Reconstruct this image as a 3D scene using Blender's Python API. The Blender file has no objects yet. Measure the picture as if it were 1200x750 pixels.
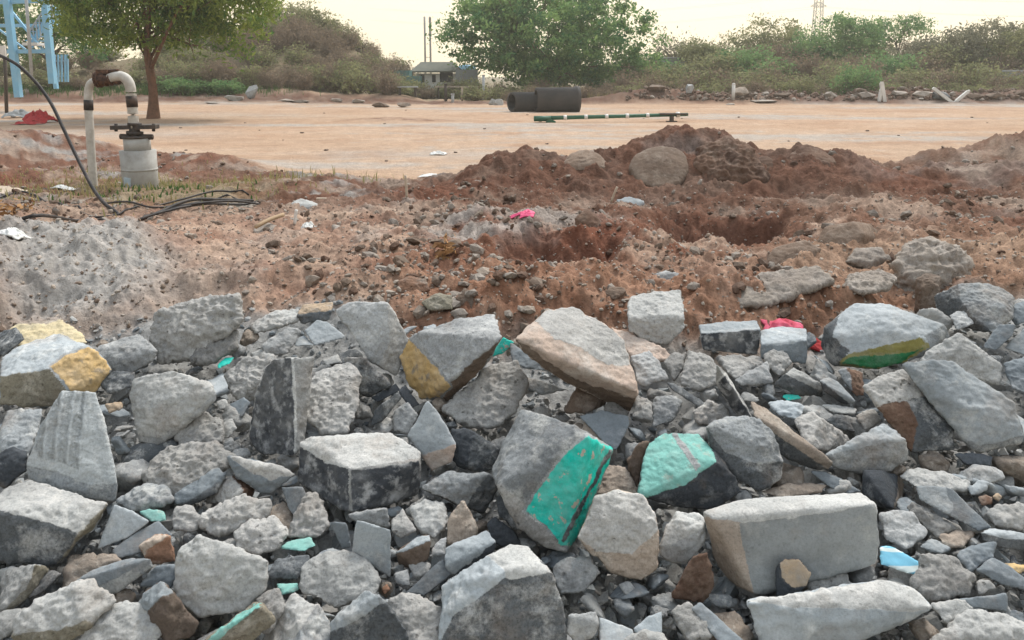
import bpy, bmesh, math, random
import numpy as np
from mathutils import Vector, Matrix

random.seed(7)
RNG = np.random.default_rng(11)
SC = bpy.context.scene
COL = SC.collection

# ---------------------------------------------------------------- camera model
F = 900.0                                   # focal length in photo pixels (1200 wide)
PITCH = math.radians(9.0)
HORIZON = 90.0
CY = HORIZON + F * math.tan(PITCH)
CAM = np.array([0.0, 0.0, 1.6])
FWD = np.array([0, math.cos(PITCH), -math.sin(PITCH)])
UP = np.array([0, math.sin(PITCH), math.cos(PITCH)])
RGT = np.array([1.0, 0, 0])

def ray(px, py):
    d = RGT * ((px - 600) / F) + UP * ((CY - py) / F) + FWD
    return d / np.linalg.norm(d)

def proj(P):
    v = np.asarray(P, float) - CAM
    f = v @ FWD
    f = np.where(np.abs(f) < 1e-4, 1e-4, f)
    return 600 + F * (v @ RGT) / f, CY - F * (v @ UP) / f

# ---------------------------------------------------------------- noise (numpy)
def _h(ix, iy, iz, seed):
    h = (ix.astype(np.uint32) * np.uint32(374761393) + iy.astype(np.uint32) * np.uint32(668265263)
         + iz.astype(np.uint32) * np.uint32(2147483647) + np.uint32((seed * 974634777) & 0xffffffff))
    h = (h ^ (h >> np.uint32(13))) * np.uint32(1274126177)
    h = (h ^ (h >> np.uint32(15))) * np.uint32(2246822519)
    h = h ^ (h >> np.uint32(16))
    return (h & np.uint32(0xffff)).astype(np.float32) / 32767.5 - 1.0

def vnoise(p, seed=0):
    p = np.asarray(p, np.float32)
    i = np.floor(p).astype(np.int64)
    f = p - i
    f = f * f * (3 - 2 * f)
    x, y, z = i[:, 0], i[:, 1], i[:, 2]
    fx, fy, fz = f[:, 0], f[:, 1], f[:, 2]
    def L(a, b, t): return a + (b - a) * t
    c = [_h(x + a, y + b, z + d, seed) for d in (0, 1) for b in (0, 1) for a in (0, 1)]
    x0 = L(c[0], c[1], fx); x1 = L(c[2], c[3], fx); x2 = L(c[4], c[5], fx); x3 = L(c[6], c[7], fx)
    return L(L(x0, x1, fy), L(x2, x3, fy), fz)

ROT = np.array([[0.36, 0.48, -0.8], [-0.8, 0.6, 0.0], [0.48, 0.64, 0.6]], np.float32)
def fbm(p, octaves=4, seed=0, gain=0.5, lac=2.03, ridged=False):
    p = np.asarray(p, np.float32)
    s = np.zeros(len(p), np.float32); a = 1.0; tot = 0
    for k in range(octaves):
        n = vnoise(p, seed + k)
        if ridged: n = 1 - 2 * np.abs(n)
        s += a * n; tot += a
        a *= gain
        p = (p @ ROT) * lac + 17.3
    return s / tot

def sstep(a, b, x):
    t = np.clip((np.asarray(x, float) - a) / (b - a), 0, 1)
    return t * t * (3 - 2 * t)

# ---------------------------------------------------------------- ground shape
PY = [-5, 0.8, 1.5, 2.1, 3.0, 3.9, 4.4, 5.5, 7.5, 10, 12.5, 16, 45, 400]
PZ = [-.05, -.02, 0.0, .06, .25, .44, .40, .33, .25, .13, .02, 0, 0, 0]
BUMPS = []          # (x, y, height, rx, ry)
def prof(y): return np.interp(y, PY, PZ)
def xy_at(px, py, y):
    """ground x for a pixel column at distance y"""
    d = ray(px, py)
    return CAM[0] + d[0] / d[1] * y
def bump(px, y, h, wpx, ry, power=2.0):
    BUMPS.append(((px - 600) / F * y, y, h, wpx * y / F, ry, power))
bump(85, 5.0, .20, 125, .45)               # grey earth mound on the left
bump(20, 5.3, .05, 60, .4)
bump(700, 9.6, .40, 120, 1.0)                # excavated mound
bump(800, 9.7, .40, 60, .9)
bump(870, 9.6, .40, 70, .9)
bump(960, 9.5, .33, 55, .9)
bump(590, 9.3, .22, 70, .9)
bump(1060, 9.3, .24, 80, 1.0)
bump(1200, 9.0, .26, 80, 1.0)
bump(870, 7.2, -.10, 75, .8)                 # pit
bump(1010, 7.0, .06, 60, .5)
bump(650, 6.5, .13, 85, .40)                # grey lip above the dark hollow
bump(570, 6.5, .08, 45, .35)
bump(1000, 6.1, -.04, 100, .5)
bump(880, 5.4, .03, 70, .3)
bump(340, 9.3, .10, 90, .7)
bump(250, 13.0, .22, 60, .9)
bump(180, 14.0, .16, 80, .8)
bump(60, 15.5, .30, 90, 1.5)
bump(-60, 13.5, .45, 90, 2.0)
bump(0, 10.5, .12, 90, 1.4)
bump(1100, 12.3, .30, 45, .7)
bump(1180, 12.2, .46, 50, .8)
bump(1270, 12.0, .6, 60, 1.0)
bump(1010, 12.6, .18, 40, .5)
bump(455, 29, .10, 40, 1.2)
bump(355, 66, 3.3, 75, 11.0)                 # scrubby hillock
bump(270, 68, 2.4, 110, 12.0)
bump(430, 66, 1.7, 50, 10.0)
bump(120, 66, 2.0, 160, 10.0)
def bumps(x, y):
    z = np.zeros(np.shape(x))
    for bx, by, h, rx, ry, pw in BUMPS:
        z = z + h * np.exp(-(np.abs((x - bx) / rx) ** pw + np.abs((y - by) / ry) ** pw))
    return z
CUTS = [(655, 76, 4.75, 6.0, .30), (850, 76, 5.7, 7.5, .38)]     # dug pits with a steep back wall: column, half width, front, back, depth
def cut_wall(X, y, c):
    q = np.stack([X * .022, np.asarray(y, float) * 2.2, np.zeros(np.shape(X))], 1) if np.ndim(X) else np.array([[float(X) * .022, float(y) * 2.2, 0]])
    j = .30 * fbm(q, 4, 83)
    return c[3] + (j if np.ndim(X) else float(j[0]))
def cuts(x, y):
    X = x / np.maximum(y, .5) * F + 600; z = np.zeros(np.shape(x))
    for c in CUTS:
        w = 1 - sstep(c[1] * .72, c[1] * 1.15, np.abs(X - c[0]))
        b = cut_wall(X, y, c)
        z = z - c[4] * w * sstep(c[2] - .2, c[2] + .55, y) * (1 - sstep(b - .42, b + .06, y))
    return z
def bank(x, y):
    """raised scrubby ground on the far side of the field, and the red spoil bank at its foot"""
    X = x / np.maximum(y, 1) * F + 600
    b = 2.3 * sstep(50, 72, y) * sstep(690, 800, X) * (1 - sstep(300, 900, y))
    w = 0.5 + 0.5 * np.sin(X * .031) * np.sin(X * .013 + 1)
    right = sstep(640, 760, X)
    b = b + (0.42 + .40 * w) * np.exp(-((y - 47.5) / 1.4) ** 2) * right
    b = b + (0.20 + .20 * w) * np.exp(-((y - 50) / 1.6) ** 2) * (1 - right) * (1 - .9 * sstep(470, 500, X) * (1 - sstep(600, 640, X)))
    return b
def hedge(X):
    """distance at which the rubble heap gives way to earth, by column"""
    return np.interp(X, [-300, 0, 130, 200, 430, 480, 950, 1000, 1090, 1200, 1500], [3.75, 3.75, 3.75, 4.0, 3.9, 3.5, 3.5, 3.8, 4.15, 4.25, 4.3])
def surf(x, y):
    """smooth ground / heap-top surface used to seat things"""
    x = np.asarray(x, float); y = np.asarray(y, float)
    return prof(y) + bumps(x, y) + bank(x, y) + cuts(x, y)
def dugmask(x, y):
    X = x / np.maximum(y, 1) * F + 600
    edge = np.interp(X, [-300, 0, 200, 330, 480, 700, 960, 1100, 1500], [19, 17.5, 14.5, 12.2, 11.0, 10.9, 11.2, 13.2, 14])
    return sstep(-.15, .3, y - hedge(X)) * (1 - sstep(edge - .7, edge + .9, y))
def terrain(x, y):
    P = np.stack([x, y, np.zeros_like(x)], 1)
    z = surf(x, y)
    dug = dugmask(x, y)
    X = x / np.maximum(y, 1) * F + 600
    heap = 1 - sstep(-.15, .55, y - hedge(X) + .28 * fbm(P * 2.3, 4, 91))
    far = sstep(46, 52, y)
    near = np.exp(-(np.maximum(y, 0) / 60.0) ** 2)
    calm = np.interp((x / np.maximum(y, 1)) * F + 600, [0, 250, 420, 700], [.8, .6, .8, 1.0])
    z = z + dug * calm * (.115 * fbm(P * 1.1, 4, 3) + .12 * fbm(P * 2.4, 5, 5, ridged=True) + .06 * fbm(P * 6.5, 4, 9) + .034 * fbm(P * 11, 4, 19, ridged=True) + .02 * np.abs(fbm(P * 9, 3, 27)) * 2 + .016 * fbm(P * 32, 3, 29, ridged=True))
    lm = np.exp(-((X - 95) / 150) ** 2 - ((y - 5.0) / .6) ** 2)
    z = z + lm * (.09 * fbm(P * 4, 5, 61, ridged=True, gain=.6))
    z = z + heap * (-.17 + .07 * fbm(P * 4, 3, 21) + .015 * fbm(P * 25, 2, 4))
    z = z + near * (.012 * fbm(P * .8, 3, 12) + .006 * fbm(P * 6, 2, 31))
    bk = np.maximum(np.exp(-((y - 47.5) / 2.2) ** 2), far)
    z = z + bk * (.32 * fbm(P * .9, 5, 14, ridged=True, gain=.62) * .6 + .3 * far * fbm(P * .2, 3, 8))
    return z

def hit(px, py, fn=None):
    d = ray(px, py)
    t = np.linspace(.5, 16, 500) if py > 150 else np.linspace(4, 90, 1200)
    P = CAM + t[:, None] * d
    s = surf(P[:, 0], P[:, 1]) if fn is None else fn(P[:, 0], P[:, 1])
    b = np.nonzero(P[:, 2] <= s)[0]
    if len(b) == 0:
        return P[-1]
    k = b[0]
    if k == 0: return P[0]
    a0, a1 = P[k - 1, 2] - s[k - 1], P[k, 2] - s[k]
    w = a0 / (a0 - a1)
    return P[k - 1] * (1 - w) + P[k] * w
def at(px, py, y):
    """point on the ray through a photo pixel at forward distance y"""
    d = ray(px, py)
    return CAM + d * (y / d[1])
def gz(x, y): return float(terrain(np.array([x], float), np.array([y], float))[0])

# ---------------------------------------------------------------- materials
MATS = {}
def newmat(name):
    m = bpy.data.materials.new(name); m.use_nodes = True
    nt = m.node_tree; nt.nodes.clear()
    out = nt.nodes.new('ShaderNodeOutputMaterial')
    b = nt.nodes.new('ShaderNodeBsdfPrincipled')
    nt.links.new(b.outputs[0], out.inputs[0])
    b.inputs['Specular IOR Level'].default_value = .25
    MATS[name] = m
    return m, nt, b
def N(nt, t, **kw):
    n = nt.nodes.new(t)
    for k, v in kw.items():
        if k in n.inputs: n.inputs[k].default_value = v
        else: setattr(n, k, v)
    return n
def coords(nt, shift=True):
    tc = N(nt, 'ShaderNodeTexCoord')
    if not shift: return tc.outputs['Object']
    oi = N(nt, 'ShaderNodeObjectInfo')
    mul = N(nt, 'ShaderNodeMath', operation='MULTIPLY'); mul.inputs[1].default_value = 53.0
    nt.links.new(oi.outputs['Random'], mul.inputs[0])
    add = N(nt, 'ShaderNodeVectorMath', operation='ADD')
    nt.links.new(tc.outputs['Object'], add.inputs[0]); nt.links.new(mul.outputs[0], add.inputs[1])
    return add.outputs[0]
def noise(nt, vec, scale, detail=4, rough=.6):
    n = N(nt, 'ShaderNodeTexNoise'); n.inputs['Scale'].default_value = scale
    n.inputs['Detail'].default_value = detail; n.inputs['Roughness'].default_value = rough
    if vec is not None: nt.links.new(vec, n.inputs['Vector'])
    return n.outputs[0]
def ramp(nt, fac, stops):
    r = N(nt, 'ShaderNodeValToRGB'); e = r.color_ramp.elements
    while len(e) < len(stops): e.new(.5)
    for el, (p, c) in zip(e, stops):
        el.position = p
        el.color = (c, c, c, 1) if isinstance(c, (int, float)) else (*c, 1)
    nt.links.new(fac, r.inputs[0]); return r.outputs[0]
def mix(nt, fac, a, b, mode='MIX'):
    m = N(nt, 'ShaderNodeMix', data_type='RGBA', blend_type=mode)
    for sock, v in ((m.inputs[0], fac), (m.inputs[6], a), (m.inputs[7], b)):
        if isinstance(v, (int, float)): sock.default_value = v
        elif isinstance(v, tuple): sock.default_value = (*v, 1)
        else: nt.links.new(v, sock)
    return m.outputs[2]
def bumpn(nt, bsdf, h, strength, dist):
    n = N(nt, 'ShaderNodeBump'); n.inputs['Strength'].default_value = strength; n.inputs['Distance'].default_value = dist
    nt.links.new(h, n.inputs['Height']); nt.links.new(n.outputs[0], bsdf.inputs['Normal'])
def addv(nt, a, b, kb=1.0):
    m = N(nt, 'ShaderNodeMath', operation='MULTIPLY_ADD'); m.inputs[1].default_value = kb
    nt.links.new(b, m.inputs[0]); nt.links.new(a, m.inputs[2]); return m.outputs[0]

LAYER = {}
def stone_layer(c1, c2, dust, dustlo, dusthi, pits, grain, spk):
    """broken stone / concrete: two body tones, dusty patches, dark aggregate specks, pits"""
    def f(nt, v):
        big = noise(nt, v, 4.0, 6, .6)
        fine = noise(nt, v, 130.0, 4, .75)
        col = mix(nt, ramp(nt, big, [(.38, 0.0), (.62, 1.0)]), c1, c2)
        d = noise(nt, v, 8.0, 9, .72)
        col = mix(nt, ramp(nt, d, [(dustlo, 0.0), (dusthi, 1.0)]), col, dust)
        st = noise(nt, v, 1.7, 5, .65)
        col = mix(nt, 1.0, col, ramp(nt, st, [(.34, .74), (.5, 1.0), (.66, 1.12)]), 'MULTIPLY')
        dt = noise(nt, v, 3.1, 7, .68)
        col = mix(nt, ramp(nt, dt, [(.54, 0.0), (.70, .5)]), col, (.25, .195, .15))
        g = ramp(nt, fine, [(.30, 1 - grain), (.5, 1.0), (.72, 1 + grain * .5)])
        col = mix(nt, 1.0, col, g, 'MULTIPLY')
        vo = N(nt, 'ShaderNodeTexVoronoi'); vo.inputs['Scale'].default_value = 38.0; vo.inputs['Randomness'].default_value = 1.0
        wv = N(nt, 'ShaderNodeVectorMath', operation='ADD'); nt.links.new(v, wv.inputs[0])
        sc_ = N(nt, 'ShaderNodeVectorMath', operation='SCALE'); sc_.inputs['Scale'].default_value = .03; nt.links.new(d, sc_.inputs[0]); nt.links.new(sc_.outputs[0], wv.inputs[1])
        nt.links.new(wv.outputs[0], vo.inputs['Vector'])
        gate = noise(nt, v, 14.0, 3, .6)
        sp = ramp(nt, vo.outputs['Distance'], [(.10, 1.0), (.24, 0.0)])
        sp = mix(nt, 1.0, sp, ramp(nt, gate, [(.5, 0.0), (.58, 1.0)]), 'MULTIPLY')
        spm = N(nt, 'ShaderNodeMath', operation='MULTIPLY'); spm.inputs[1].default_value = spk
        nt.links.new(sp, spm.inputs[0])
        col = mix(nt, spm.outputs[0], col, tuple(.3 * x for x in c2))
        oi = N(nt, 'ShaderNodeObjectInfo')
        hs = N(nt, 'ShaderNodeHueSaturation')
        mr = N(nt, 'ShaderNodeMapRange'); mr.inputs[3].default_value = .80; mr.inputs[4].default_value = 1.16
        nt.links.new(oi.outputs['Random'], mr.inputs[0]); nt.links.new(mr.outputs[0], hs.inputs['Value'])
        nt.links.new(col, hs.inputs['Color'])
        h = addv(nt, noise(nt, v, 20.0, 9, .72), sp, -pits * .45)
        return hs.outputs[0], h
    return f
def paint_layer(c, worn, lo, hi, c2):
    def f(nt, v):
        n = noise(nt, v, 22.0, 8, .62)
        t = noise(nt, v, 5.0, 5)
        col = mix(nt, ramp(nt, t, [(.35, 0.0), (.65, 1.0)]), c, c2)
        fine = noise(nt, v, 120.0, 4, .7)
        col = mix(nt, 1.0, col, ramp(nt, fine, [(.3, .86), (.7, 1.08)]), 'MULTIPLY')
        k = ramp(nt, n, [(lo, 0.0), (hi, 1.0)])
        dn = noise(nt, v, 6.0, 8, .7)
        col = mix(nt, ramp(nt, dn, [(.44, .0), (.72, .36)]), col, (.46, .45, .42))
        col = mix(nt, k, col, worn)
        return col, addv(nt, addv(nt, noise(nt, v, 30.0, 5, .6), k, -.5), fine, .1)
    return f
def layer_mat(name, fa, fb, rough, bs, dist):
    """one layer, or two that meet along a ragged line given by the mesh's edge attribute"""
    m, nt, b = newmat(name)
    v = coords(nt)
    col, h = fa(nt, v)
    if fb is not None:
        c2, h2 = fb(nt, v)
        a = N(nt, 'ShaderNodeAttribute', attribute_name='edge')
        j = noise(nt, v, 32.0, 5, .65)
        fac = ramp(nt, addv(nt, a.outputs['Fac'], j, .34), [(.645, 0.0), (.695, 1.0)])
        col = mix(nt, fac, col, c2)
        h = addv(nt, h, fac, .12)
    nt.links.new(col, b.inputs['Base Color']); b.inputs['Roughness'].default_value = rough
    bumpn(nt, b, h, bs, dist)
    return m
RGH = {}
def stone_mat(name, c1, c2, dust=(.44, .425, .39), dustlo=.50, dusthi=.62, pits=.5, rough=.92, bump_s=.8, grain=.32, spk=.5):
    LAYER[name] = stone_layer(c1, c2, dust, dustlo, dusthi, pits, grain, spk); RGH[name] = rough
    return layer_mat(name, LAYER[name], None, rough, bump_s, .014)
def combo(base, other):
    n = base + '_' + other
    if n not in MATS: layer_mat(n, LAYER[base], LAYER[other], RGH[other], .7, .012)
    return n
stone_mat('pale_concrete', (.45, .448, .428), (.35, .348, .335), (.49, .48, .455), spk=.3)
stone_mat('grey_concrete', (.38, .385, .38), (.27, .275, .275), (.47, .47, .455))
stone_mat('rough_concrete', (.41, .398, .375), (.30, .293, .28), (.47, .457, .43), pits=1.0, bump_s=1.0, spk=.6)
stone_mat('slate', (.225, .25, .265), (.145, .165, .18), (.35, .365, .37), .53, .70, pits=.1, bump_s=.4, grain=.2, spk=.15)
stone_mat('pale_slate', (.40, .425, .435), (.29, .32, .335), (.50, .51, .50), .52, .66, pits=.1, bump_s=.45, grain=.2, spk=.2)
stone_mat('granite', (.29, .305, .31), (.19, .20, .205), (.44, .44, .42), .49, .62, pits=.2, bump_s=.6, grain=.4, spk=.4)
stone_mat('dark_stone', (.080, .088, .098), (.043, .049, .056), (.26, .265, .265), .54, .70, pits=.2, bump_s=.5, grain=.4, spk=.2)
stone_mat('dark_granite', (.125, .133, .138), (.068, .075, .081), (.33, .33, .32), .50, .62, pits=.3, bump_s=.6, grain=.5, spk=.3)  # dark stone, also set on front faces with their shade in the colour
stone_mat('kerb_face', (.26, .27, .265), (.20, .21, .21), (.33, .33, .31), .50, .66, pits=.4, bump_s=.35, grain=.2, spk=.25)
stone_mat('pink_concrete', (.52, .40, .325), (.42, .34, .285), (.52, .46, .405), .50, .68, pits=.25, bump_s=.6, grain=.25, spk=.2)
stone_mat('brown_stone', (.20, .145, .108), (.13, .10, .08), (.36, .30, .25), .52, .70)
stone_mat('tan_stone', (.39, .32, .26), (.28, .235, .195), (.48, .42, .355))
stone_mat('brick_red', (.27, .15, .095), (.19, .11, .075), (.38, .32, .265), .5, .68)
stone_mat('earth_stone', (.16, .098, .068), (.105, .062, .044), (.26, .19, .145), .5, .72)
stone_mat('dusty_earth_stone', (.20, .145, .108), (.145, .10, .074), (.30, .24, .19), .48, .7)
stone_mat('dusty_concrete', (.34, .295, .25), (.25, .21, .178), (.42, .375, .33), .47, .66, pits=.8, bump_s=1.0)
stone_mat('weathered_olive', (.25, .225, .17), (.17, .155, .12), (.36, .33, .27), grain=.4)

def paint_mat(name, c, worn, lo=.60, hi=.66, rough=.55, c2=None):
    """a coat of paint chipped away in patches"""
    LAYER[name] = paint_layer(c, worn, lo, hi, c2 or tuple(.85 * x for x in c)); RGH[name] = rough
    return layer_mat(name, LAYER[name], None, rough, .5, .008)
paint_mat('teal_paint', (.004, .56, .45), (.45, .40, .33), .59, .625, .5)
paint_mat('pale_teal_paint', (.22, .50, .44), (.40, .40, .34), .58, .75, .7)
paint_mat('yellow_paint', (.64, .44, .20), (.28, .23, .17), .54, .66, .8, (.52, .35, .15))
paint_mat('cream_paint', (.66, .55, .34), (.48, .44, .36), .60, .75, .8)
paint_mat('black_paint', (.035, .04, .048), (.33, .33, .325), .50, .64, .6, (.065, .07, .078))
paint_mat('green_paint', (.02, .17, .06), (.2, .2, .12), .62, .7, .6)
paint_mat('olive_paint', (.27, .24, .075), (.3, .27, .2), .6, .75, .8)
paint_mat('orange_crust', (.45, .34, .235), (.36, .31, .26), .5, .66, .9)

def plain_mat(name, c, rough=.7, c2=None, scale=12, metal=0.0, bs=.2, lo=.4, hi=.65):
    m, nt, b = newmat(name)
    v = coords(nt)
    n = noise(nt, v, scale, 5, .65)
    col = mix(nt, ramp(nt, n, [(lo, 0.0), (hi, 1.0)]), c, c2 or tuple(.75 * x for x in c))
    nt.links.new(col, b.inputs['Base Color'])
    b.inputs['Roughness'].default_value = rough; b.inputs['Metallic'].default_value = metal
    bumpn(nt, b, n, bs, .01)
    return m
plain_mat('white_pipe_paint', (.54, .52, .475), .6, (.34, .30, .255), 7, lo=.42, hi=.72)
plain_mat('black_band_paint', (.03, .028, .028), .6, (.09, .06, .045), 14)
plain_mat('rusty_iron', (.065, .042, .034), .85, (.15, .08, .05), 26, bs=.8)
plain_mat('dark_iron', (.05, .045, .042), .7, (.10, .075, .06), 18, bs=.4)
plain_mat('casing_grey', (.41, .405, .385), .8, (.28, .265, .24), 5, lo=.4, hi=.7)
plain_mat('black_rubber', (.022, .021, .022), .6, (.06, .05, .045), 10)
plain_mat('blue_steel', (.22, .47, .66), .5, (.28, .50, .66), 3)
plain_mat('galvanised', (.45, .47, .48), .5, (.36, .37, .38), 6)
plain_mat('bark', (.125, .085, .06), .95, (.20, .145, .10), 9, bs=.8)
plain_mat('pale_bark', (.24, .20, .165), .95, (.15, .125, .10), 6, bs=.6)
plain_mat('dry_twig', (.26, .20, .15), .95, (.19, .145, .11), 4)
plain_mat('pipe_concrete', (.058, .057, .058), .9, (.095, .085, .078), 1.2, bs=.5, lo=.35, hi=.7)
plain_mat('green_pole_paint', (.03, .12, .075), .5, (.06, .14, .09), 4)
plain_mat('white_paint', (.72, .71, .68), .6, (.60, .59, .56), 2)
plain_mat('roof_sheet', (.10, .11, .09), .8, (.15, .15, .12), 1)
plain_mat('teal_sheet', (.09, .20, .20), .7, (.13, .23, .22), 1)
plain_mat('window_dark', (.03, .035, .04), .3, (.04, .045, .05), 1)
plain_mat('red_cloth', (.42, .05, .05), .9, (.30, .03, .035), 14)
plain_mat('pink_cloth', (.62, .13, .20), .85, (.45, .05, .08), 16)
plain_mat('pink_plastic', (.75, .10, .22), .5, (.6, .08, .18), 8)
plain_mat('white_plastic', (.72, .72, .70), .5, (.55, .55, .52), 12)
plain_mat('wood', (.42, .31, .20), .85, (.33, .23, .14), 8)
plain_mat('dry_wood', (.50, .42, .33), .85, (.38, .31, .24), 8)
plain_mat('grey_wall', (.30, .32, .33), .9, (.24, .25, .26), .6)
plain_mat('mast_steel', (.26, .255, .25), .6, (.32, .31, .29), .5)
plain_mat('orange_leaf', (.36, .20, .085), .9, (.26, .15, .08), 10)
plain_mat('sky_blue_sheet', (.25, .47, .62), .6, (.3, .5, .62), 2)

# ---------------------------------------------------------------- objects
def tag(o, label=None, cat=None, group=None, kind=None):
    if label: o['label'] = label
    if cat: o['category'] = cat
    if group: o['group'] = group
    if kind: o['kind'] = kind
    elif cat: o['kind'] = 'thing'
    return o
def link_mesh(name, verts, faces, mats, parent=None, midx=None, smooth=True, loc=None):
    me = bpy.data.meshes.new(name)
    V = np.asarray(verts, np.float32)
    if loc is not None: V = V - np.asarray(loc, np.float32)
    me.from_pydata(V.tolist() if len(V) < 4 else V, [], faces)
    for m in (mats if isinstance(mats, (list, tuple)) else [mats]):
        me.materials.append(MATS[m] if isinstance(m, str) else m)
    if midx is not None: me.polygons.foreach_set('material_index', np.asarray(midx, np.int32))
    if smooth: me.polygons.foreach_set('use_smooth', np.ones(len(me.polygons), bool))
    me.update()
    o = bpy.data.objects.new(name, me); COL.objects.link(o)
    if loc is not None and parent is None: o.location = [float(c) for c in loc]
    if parent is not None: o.parent = parent
    return o
def empty(name, loc, rz=0.0):
    o = bpy.data.objects.new(name, None); COL.objects.link(o)
    o.location = [float(c) for c in loc]; o.rotation_euler = (0, 0, rz); o.empty_display_size = .1
    return o
class MB:
    """collects boxes, tubes and lathes into one mesh"""
    def __init__(s): s.v = []; s.f = []; s.sm = []
    def add(s, V, Fc, smooth=False):
        b = len(s.v); s.v += [tuple(map(float, q)) for q in V]
        s.f += [tuple(i + b for i in f) for f in Fc]; s.sm += [smooth] * len(Fc); return s
    def box(s, c, size, rot=None, bev=.0):
        x, y, z = [q / 2 for q in size]
        P = np.array([(-x, -y, -z), (x, -y, -z), (x, y, -z), (-x, y, -z), (-x, -y, z), (x, -y, z), (x, y, z), (-x, y, z)])
        if rot is not None: P = P @ np.array(rot.to_3x3() if hasattr(rot, 'to_3x3') else rot).T
        return s.add(P + np.asarray(c), [(3, 2, 1, 0), (4, 5, 6, 7), (0, 1, 5, 4), (1, 2, 6, 5), (2, 3, 7, 6), (3, 0, 4, 7)])
    def beam(s, a, b, w, h=None):
        a = np.asarray(a, float); b = np.asarray(b, float); h = h or w
        d = Vector(b - a); q = d.to_track_quat('Y', 'Z').to_matrix()
        return s.box((a + b) / 2, (w, d.length, h), q)
    def tube(s, pts, r, n=10, cap=True):
        pts = [np.asarray(p, float) for p in pts]; R = r if hasattr(r, '__len__') else [r] * len(pts)
        V = []; Fc = []
        for i, p in enumerate(pts):
            a = pts[max(i - 1, 0)]; b = pts[min(i + 1, len(pts) - 1)]
            q = Vector(b - a).to_track_quat('Z', 'Y').to_matrix()
            if i == 0: ref = q
            for k in range(n):
                t = 2 * math.pi * k / n
                V.append(p + np.array(q @ Vector((math.cos(t) * R[i], math.sin(t) * R[i], 0))))
        for i in range(len(pts) - 1):
            for k in range(n):
                Fc.append((i * n + k, i * n + (k + 1) % n, (i + 1) * n + (k + 1) % n, (i + 1) * n + k))
        if cap: Fc += [tuple(range(n))[::-1], tuple(range((len(pts) - 1) * n, len(pts) * n))]
        return s.add(V, Fc, True)
    def build(s, name, mat, parent=None, loc=None):
        o = link_mesh(name, s.v, s.f, mat, parent, None, False, loc)
        o.data.polygons.foreach_set('use_smooth', s.sm)
        return o
def special_mats():
    # slab worked with rows of drill grooves: real stone colour, grooves as relief
    m = stone_mat('grooved_stone', (.40, .42, .42), (.31, .33, .335), (.47, .475, .46), pits=.3, spk=.1)
    nt = m.node_tree; b = [n for n in nt.nodes if n.type == 'BSDF_PRINCIPLED'][0]
    tc = N(nt, 'ShaderNodeTexCoord')
    rot = N(nt, 'ShaderNodeMapping'); rot.inputs['Rotation'].default_value = (0, 0, math.radians(-14))
    nt.links.new(tc.outputs['Object'], rot.inputs[0])
    w = N(nt, 'ShaderNodeTexWave', wave_type='BANDS', bands_direction='X'); w.inputs['Scale'].default_value = 7.5
    w.inputs['Distortion'].default_value = 1.2; w.inputs['Detail'].default_value = 2; w.inputs['Detail Scale'].default_value = 3
    nt.links.new(rot.outputs[0], w.inputs[0])
    sep = N(nt, 'ShaderNodeSeparateXYZ'); nt.links.new(rot.outputs[0], sep.inputs[0])
    lt = N(nt, 'ShaderNodeMath', operation='LESS_THAN'); lt.inputs[1].default_value = .045
    nt.links.new(sep.outputs[0], lt.inputs[0])
    n2 = noise(nt, tc.outputs['Object'], 40, 4, .7)
    g = N(nt, 'ShaderNodeMath', operation='MULTIPLY'); nt.links.new(w.outputs[1], g.inputs[0]); nt.links.new(lt.outputs[0], g.inputs[1])
    g2 = N(nt, 'ShaderNodeMath', operation='MULTIPLY'); nt.links.new(g.outputs[0], g2.inputs[0]); nt.links.new(n2, g2.inputs[1])
    old = [n for n in nt.nodes if n.type == 'BUMP'][0]
    b2 = N(nt, 'ShaderNodeBump'); b2.inputs['Strength'].default_value = 1.0; b2.inputs['Distance'].default_value = .03
    b2.invert = True
    nt.links.new(g2.outputs[0], b2.inputs['Height']); nt.links.new(old.outputs[0], b2.inputs['Normal']); nt.links.new(b2.outputs[0], b.inputs['Normal'])
    # printed wall tile: light blue with a pale wavy ribbon and a pink flower spot
    m, nt, b = newmat('blue_tile')
    tc = N(nt, 'ShaderNodeTexCoord').outputs['Object']
    w = N(nt, 'ShaderNodeTexWave', wave_type='BANDS', bands_direction='Y'); w.inputs['Scale'].default_value = 7; w.inputs['Distortion'].default_value = 2.2
    w.inputs['Detail'].default_value = 0; w.inputs['Detail Scale'].default_value = 1.4
    nt.links.new(tc, w.inputs[0])
    col = mix(nt, ramp(nt, w.outputs[1], [(.82, 0.0), (.9, 1.0)]), (.20, .50, .66), (.66, .74, .72))
    vo = N(nt, 'ShaderNodeTexVoronoi'); vo.inputs['Scale'].default_value = 12; nt.links.new(tc, vo.inputs['Vector'])
    col = mix(nt, ramp(nt, vo.outputs['Distance'], [(.2, 1.0), (.26, 0.0)]), col, (.60, .38, .50))
    nt.links.new(col, b.inputs['Base Color']); b.inputs['Roughness'].default_value = .25
special_mats()
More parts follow.
